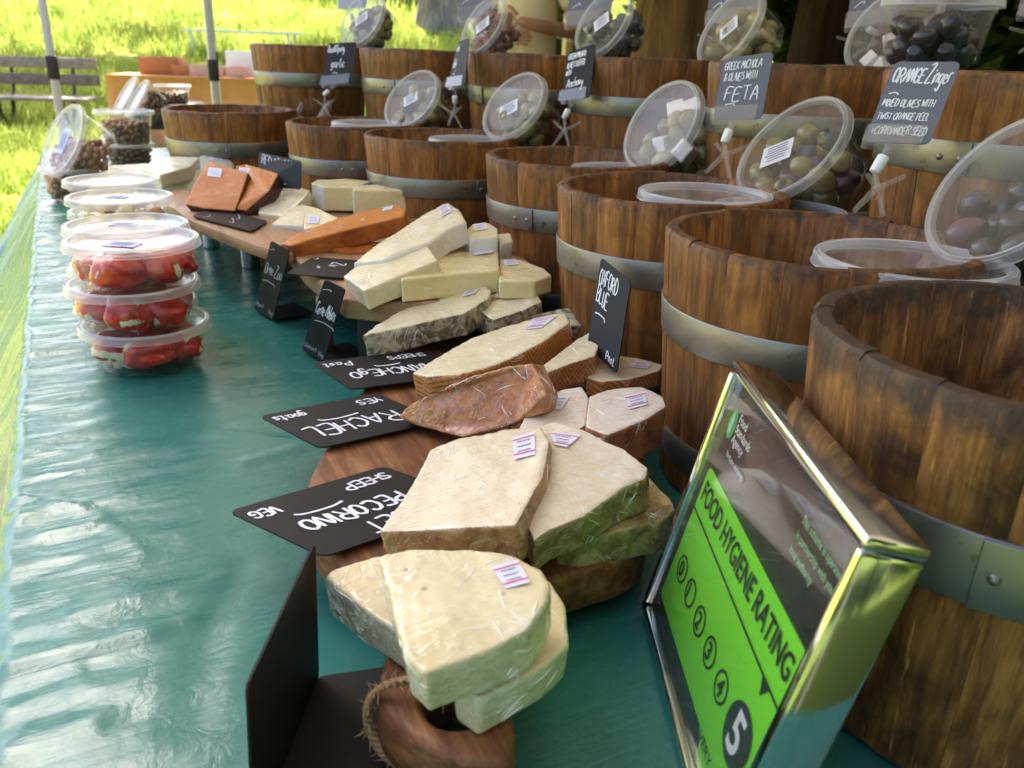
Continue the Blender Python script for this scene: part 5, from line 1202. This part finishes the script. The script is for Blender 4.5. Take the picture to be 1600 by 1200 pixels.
def nbox(nm, lab, cat, a, b, s, mat, z=.001):
    Mx = Matrix.Identity(4)
    for k, ax in enumerate((ndx, ndy, Vector((0, 0, 1)))):
        for r_ in range(3): Mx[r_][k] = ax[r_]
    Mx.translation = npnt(a, b, z); th = .008; tt = thing(nm, lab, cat, npnt(a, b, z))
    box('base', (0, 0, th/2), (s[0], s[1], th), mat, tt, M=Mx, bev=.001)
    for sx in (-1, 1): box('side', (sx*(s[0]-th)/2, 0, s[2]/2+th/2), (th, s[1], s[2]-th), mat, tt, M=Mx, bev=.001)
    for sy in (-1, 1): box('side', (0, sy*(s[1]-th)/2, s[2]/2+th/2), (s[0]-2*th-.001, th, s[2]-th), mat, tt, M=Mx, bev=.001)
    return tt
ppm = L_/257.0
nbox('wooden_box', 'terracotta coloured box on the peach table', 'box', 76*ppm, .30, (62*ppm, .25, .15), TERRA)
PINKB = plain('pink_punnet_card', (.50, .32, .30), .7); WHITEB = plain('white_card_box', (.80, .80, .78), .6)
for k, (a, s, lab) in enumerate(((112, (.15, .15, .09), 'small open basket right of the terracotta box'), (142, (.16, .2, .10), 'pinkish punnet left of the gazebo pole on the peach table'), (168, (.14, .2, .09), 'pinkish punnet beside the gazebo pole on the peach table'), (200, (.16, .2, .09), 'pinkish punnet right of the gazebo pole on the peach table'))):
    nbox('punnet', lab, 'punnet', a*ppm, .2, s, TERRA if k == 0 else PINKB)
nbox('white_box', 'bright white box at the back of the peach table', 'box', 205*ppm, .5, (.34, .18, .22), WHITEB)
nbox('white_box', 'white box at the right end of the peach table', 'box', 244*ppm, .45, (.2, .2, .2), WHITEB)
# far white trestle on the slope
c = gnd(380, 52, 13.0); t = thing('trestle_table', 'long thin white trestle table far up the meadow', 'table', c)
za = dep(380, 50, 13.0).z
box('table_top', (0, 0, 0), (1.75, .5, .03), WHITEB, t, M=Matrix.Translation((c.x, c.y, za)) @ Matrix.Rotation(-YAW, 4, 'Z'))
for s in (-.75, .75):
    for v in (-.2, .2): q = Matrix.Rotation(-YAW, 4, 'Z') @ Vector((s, v, 0)); box('leg', (c.x+q.x, c.y+q.y, (za+c.z)/2-.02), (.03, .03, za-c.z), WHITEB, t)
c = gnd(1170, 70, 4.3)

# ------------------------------------------------------------------ person behind the stall
SKIN = plain('skin', (.42, .22, .14), .5, vs=12); SHIRT = plain('cream_shirt', (.70, .62, .44), .85, bump=.4, bs=60); TROU = plain('dark_trousers', (.04, .045, .06), .8); HAIR = plain('brown_hair', (.06, .035, .02), .7)
def skin_body(name, verts, edges, radii, mat, parent, sub=2, root=0):
    me = bpy.data.meshes.new('sk'); me.from_pydata([tuple(v) for v in verts], edges, []); o = link(bpy.data.objects.new('sk', me))
    o.modifiers.new('s', 'SKIN')
    for i, r_ in enumerate(radii): me.skin_vertices[0].data[i].radius = r_ if isinstance(r_, tuple) else (r_, r_)
    for i in range(len(verts)): me.skin_vertices[0].data[i].use_root = (i == root)
    s = o.modifiers.new('u', 'SUBSURF'); s.levels = sub; s.render_levels = sub
    bpy.context.view_layer.update(); m2 = bpy.data.meshes.new_from_object(o.evaluated_get(dg())); m2.name = name; bpy.data.objects.remove(o)
    m2.materials.clear(); m2.materials.append(mat); m2.polygons.foreach_set('use_smooth', [True]*len(m2.polygons))
    r2 = link(bpy.data.objects.new(name, m2)); return adopt(r2, parent, False)
pc = gnd(822, 100, 4.3)
per_ = thing('person', 'person in a cream shirt standing behind the back row, forearm raised across the chest', 'person', pc); per_.rotation_euler.z = R_(168)-YAW
# local frame: x to the person's left hand side, y the way they face (towards the stall), z up
Vb = [(0, 0, .95), (0, 0, 1.12), (0, .0, 1.32), (0, -.01, 1.46), (0, 0, 1.54), (0, .01, 1.64), (0, .01, 1.74),
      (.18, 0, 1.42), (.25, .02, 1.16), (.12, .20, 1.10), (.03, .24, 1.12), (-.18, 0, 1.42), (-.26, .03, 1.15), (-.10, .22, 1.17), (.0, .26, 1.19),
      (.09, 0, .90), (.10, .02, .50), (.11, -.01, .08), (.11, .12, .035), (-.09, 0, .90), (-.10, .02, .50), (-.11, -.01, .08), (-.11, .12, .035)]
Eb = [(0, 1), (1, 2), (2, 3), (3, 4), (4, 5), (5, 6), (3, 7), (7, 8), (8, 9), (9, 10), (3, 11), (11, 12), (12, 13), (13, 14), (0, 15), (15, 16), (16, 17), (17, 18), (0, 19), (19, 20), (20, 21), (21, 22)]
Rb = [(.15, .11), (.14, .10), (.16, .11), (.10, .075), .052, (.078, .095), (.07, .085), .058, .043, .033, .026, .058, .043, .033, .026, .085, .06, .042, .035, .085, .06, .042, .035]
skin_body('body', Vb, Eb, Rb, SKIN, per_)
skin_body('shirt', [(0, 0, .90), (0, 0, 1.12), (0, 0, 1.32), (0, -.01, 1.47), (.18, 0, 1.42), (.235, .015, 1.24), (-.18, 0, 1.42), (-.24, .02, 1.24)], [(0, 1), (1, 2), (2, 3), (3, 4), (4, 5), (3, 6), (6, 7)], [(.175, .135), (.162, .122), (.178, .128), (.115, .09), .075, .068, .075, .068], SHIRT, per_)
skin_body('trousers', [(0, 0, .96), (.09, 0, .88), (.10, .02, .5), (.11, -.01, .1), (-.09, 0, .88), (-.10, .02, .5), (-.11, -.01, .1)], [(0, 1), (1, 2), (2, 3), (0, 4), (4, 5), (5, 6)], [(.155, .12), .10, .075, .06, .10, .075, .06], TROU, per_)
bm = bmesh.new(); bmesh.ops.create_uvsphere(bm, u_segments=24, v_segments=16, radius=1)
for v in bm.verts:
    p = v.co.copy(); v.co = Vector((p.x*.088, p.y*.105-.012, p.z*.10+1.735)); 
    if p.y > .3 and p.z < .35: v.co.y -= .05
bobj('hair', bm, HAIR, per_, world=False)
def blob(nm, c, s, mat):
    bm = bmesh.new(); bmesh.ops.create_uvsphere(bm, u_segments=12, v_segments=8, radius=1)
    for v in bm.verts: v.co = Vector((v.co.x*s[0]+c[0], v.co.y*s[1]+c[1], v.co.z*s[2]+c[2]))
    return bobj(nm, bm, mat, per_, world=False)
for s in (-1, 1):
    blob('eye', (s*.032, .098, 1.69), (.012, .008, .008), WHITEP); blob('ear', (s*.083, .005, 1.68), (.012, .02, .032), SKIN)
blob('nose', (0, .112, 1.665), (.014, .02, .022), SKIN); blob('mouth', (0, .098, 1.625), (.024, .01, .007), plain('lips', (.35, .12, .09), .5))
for (cx0, cy0, cz0, s, zz) in ((.03, .24, 1.12, -1, 0), (.0, .26, 1.19, 1, 0)):
    for k in range(4):
        L = (.075, .085, .08, .062)[k]; x0 = cx0+s*.02; z0 = cz0+.026-.018*k
        tube('finger', [Vector((x0, cy0, z0)), Vector((x0+s*.045*L/.08, cy0+.012, z0-.002)), Vector((x0+s*L, cy0-.004, z0-.008))], [.009, .0085, .007], SKIN, per_, 8, world=False)
    tube('thumb', [Vector((cx0-s*.005, cy0+.012, cz0+.022)), Vector((cx0+s*.02, cy0+.02, cz0+.05)), Vector((cx0+s*.04, cy0+.016, cz0+.062))], [.011, .010, .008], SKIN, per_, 8, world=False)

# ------------------------------------------------------------------ trees and the dark shrubs behind
def leaves(n, centers, size, droop=.2):
    k = len(centers); ci = rng.integers(0, k, n); C_ = np.array([c[:3] for c in centers])[ci]; Rr = np.array([c[3] for c in centers])[ci]
    d = rng.normal(0, 1, (n, 3)); d /= np.linalg.norm(d, axis=1, keepdims=True); p = C_ + d*(Rr*(rng.random(n)**.45))[:, None]*np.array([1, 1, .75])
    a = rng.normal(0, 1, (n, 3)); a[:, 2] -= droop; a /= np.linalg.norm(a, axis=1, keepdims=True); b = np.cross(a, rng.normal(0, 1, (n, 3))); b /= np.linalg.norm(b, axis=1, keepdims=True)
    s = size*(.6+.8*rng.random(n))[:, None]; q = np.stack([p-a*s, p+b*s*.45, p+a*s, p-b*s*.45], 1).reshape(-1, 3); i = np.arange(n)*4
    return q, np.stack([i, i+1, i+2, i+3], 1)
def tree(label, base, r0, h, bark, leafm, crown, nleaf, lsize, lean=(0, 0), flare=1.5):
    t = thing('tree', label, 'tree', base); n = 22; seg = 28; V = []; Fc = []; sd = random.uniform(0, 50)
    for i in range(n):
        f = i/(n-1); z = f*h-.15; r = r0*(1-.45*f)*(1+(flare-1)*math.exp(-f*9)); cx = base.x+lean[0]*f*f; cy2 = base.y+lean[1]*f*f
        for k in range(seg):
            a = 6.2832*k/seg; rr = r*(1+.16*noise.noise((math.cos(a)*2.2, math.sin(a)*2.2, z*.5+sd))+.10*noise.noise((math.cos(a)*6, math.sin(a)*6, z*.9+sd)))
            V.append((cx+rr*math.cos(a), cy2+rr*math.sin(a), base.z+z))
    for i in range(n-1):
        for k in range(seg): a = i*seg+k; b = i*seg+(k+1) % seg; Fc.append((a, b, b+seg, a+seg))
    mobj('trunk', V, Fc, bark, t); top = Vector((base.x+lean[0], base.y+lean[1], base.z+h-.2)); cen = []
    for k, (dx, dy, dz, rr) in enumerate(crown):
        e = top+Vector((dx, dy, dz)); st = top - Vector((0, 0, h*.18*random.random()))
        tube('limb', spline([st, st.lerp(e, .5)+Vector((0, 0, .3)), e], 5), [r0*.42*(1-.8*i/10) for i in range(11)], bark, t, 8)
        cen.append((e.x, e.y, e.z, rr))
        for _ in range(4): q = Vector((random.gauss(0, 1), random.gauss(0, 1), random.gauss(0, .6)))*rr*.8; cen.append((e.x+q.x, e.y+q.y, e.z+q.z, rr*.55))
    q, T = leaves(nleaf, cen, lsize); npmesh('crown', q, T, leafm, t); return t
CR = [(1.4, .5, .8, 1.1), (-.9, 1.2, 1.0, 1.1), (.2, -1.2, 1.2, 1.1), (.4, 1.4, 1.7, 1.2), (-1.0, -.4, 1.8, 1.1), (1.3, -.6, 2.0, 1.1)]
tree('tree with a stout ridged brown trunk behind the black olives', gnd(1030, 300, 5.2), .27, 4.2, BARK, LEAFM, [(a*1.1, b, c2, r2) for a, b, c2, r2 in CR], 9000, .10)
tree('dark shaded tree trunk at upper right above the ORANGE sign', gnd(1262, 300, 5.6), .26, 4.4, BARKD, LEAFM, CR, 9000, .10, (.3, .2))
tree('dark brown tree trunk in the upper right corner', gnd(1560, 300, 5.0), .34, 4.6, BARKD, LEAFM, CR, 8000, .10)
tree('distant grey tree trunk up the meadow left of the person', gnd(690, 40, 17.0), .42, 6.0, BARKG, LEAFM, [(a*1.6, b*1.6, c2*1.6, r2*1.7) for a, b, c2, r2 in CR], 9000, .2)
pt = Vector((math.sin(R_(-9))*17, math.cos(R_(-9))*17, 0)); pt.z = float(terrain(np.array(pt.x), np.array(pt.y)))
tree('meadow tree past the left edge of the photo that throws dappled shade on the grass', pt, .3, 5.0, BARKG, LEAFM, [(a*2.0+.8, b*1.8, c2*1.2, r2*1.5) for a, b, c2, r2 in CR], 5200, .2)
def shrub(label, px, d, w_, h_, mat, n, size):
    b = gnd(px, 300, d); t = thing('shrub', label, 'shrub', b); cen = []
    for _ in range(16): cen.append((b.x+random.gauss(0, w_*.4), b.y+random.gauss(0, w_*.35), b.z+random.uniform(.15, 1)*h_, random.uniform(.25, .5)*w_*.7))
    q, T = leaves(n, cen, size); npmesh('foliage', q, T, mat, t)
    for k in range(5): tube('stem', [b+Vector((random.gauss(0, .06), random.gauss(0, .06), -.05)), b+Vector((random.gauss(0, w_*.3), random.gauss(0, w_*.3), h_*.85))], [.03, .012], BARKD, t, 6)
for px, d, w_, h_, lab in ((1110, 7.6, 1.5, 3.0, 'dark leafy shrub right of the brown trunk'), (1200, 7.0, 1.5, 2.8, 'dark leafy shrub left of the dark trunk'), (1360, 7.2, 1.6, 3.0, 'dark leafy shrub between the two dark trunks'), (1480, 6.6, 1.5, 2.8, 'dark leafy shrub left of the upper right trunk'), (1680, 6.4, 1.8, 3.0, 'dark leafy shrub past the upper right corner')):
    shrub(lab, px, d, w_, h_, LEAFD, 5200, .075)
b = Vector((1.6, -2.6, GZ)); t = thing('hedge', 'dark green hedge behind the photographer, mirrored in the steel frame of the sign', 'hedge', b); cen = []
for k in range(46): cen.append((b.x+random.uniform(-3.6, 3.4), b.y+random.gauss(0, .3), b.z+random.uniform(.1, 1)*3.0, random.uniform(.4, .7)))
q, T = leaves(15000, cen, .10); npmesh('foliage', q, T, LEAFM, t)
b2 = Vector((4.0, .2, GZ)); t2 = thing('hedge', 'added unseen hedge to the right of the stall, blocking skylight from the back row', 'hedge', b2); cen = []  # added out of view to darken the back row
for k in range(40): cen.append((b2.x+random.gauss(0, .3), b2.y+random.uniform(-2.6, 2.6), b2.z+random.uniform(.1, 1)*3.2, random.uniform(.4, .7)))
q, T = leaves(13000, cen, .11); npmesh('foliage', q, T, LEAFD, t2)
for k in range(8): tube('stem', [Vector((b2.x, b2.y-2.4+k*.65, GZ-.05)), Vector((b2.x+random.gauss(0, .2), b2.y-2.4+k*.65, GZ+2.5))], [.04, .015], BARKD, t2, 6)
for k in range(12): x_ = b.x-3.4+k*.6; tube('stem', [Vector((x_, b.y, GZ-.05)), Vector((x_+random.gauss(0, .2), b.y+random.gauss(0, .2), GZ+2.4))], [.04, .015], BARKD, t, 6)
shrub('bright green shrub seen between the person and the wooden post', 870, 9.5, 1.0, 2.6, LEAFM, 4200, .07)
c = gnd(885, 100, 6.0); t = thing('wooden_post', 'pale yellow wooden post beside the person', 'post', c)
box('post', (c.x, c.y, c.z+1.1), (.055, .055, 2.2), plain('pale_post_wood', (.55, .45, .24), .7), t); box('post_cap', (c.x, c.y, c.z+2.22), (.075, .075, .03), plain('pale_post_wood', (.55, .45, .24), .7), t)
# stone wall on the rise
WALLM = plain('brown_wall_stone', (.24, .19, .16), .9, var=.3, vs=8, bump=.6, bs=30)
wA = gnd(470, 10, 21.0); wB = gnd(900, 10, 20.0); dv = (wB-wA); L_ = Vector((dv.x, dv.y, 0)).length; ux = Vector((dv.x, dv.y, 0)).normalized()
t = thing('stone_wall', 'low brown stone wall along the top of the meadow', 'wall', wA)
bm = bmesh.new(); bmbox(bm, (0, 0, 0), (.42, .3, .19), None, .03); sm = bpy.data.meshes.new('stone'); bm.to_mesh(sm); bm.free(); sm.materials.append(WALLM)
ang = math.atan2(ux.y, ux.x); zw = min(wA.z, wB.z)-.3; nc = int(L_/.43)
for r_ in range(9):
    for k in range(nc):
        p = wA + ux*((k+.5*(r_ % 2))*.432+random.uniform(-.01, .01)); o = share('stone', sm, t, Matrix.Translation(Vector((p.x, p.y, zw+.1+r_*.195))-wA) @ Matrix.Rotation(ang, 4, 'Z') @ Matrix.Diagonal((random.uniform(.94, 1), random.uniform(.85, 1.15), random.uniform(.95, 1), 1)))
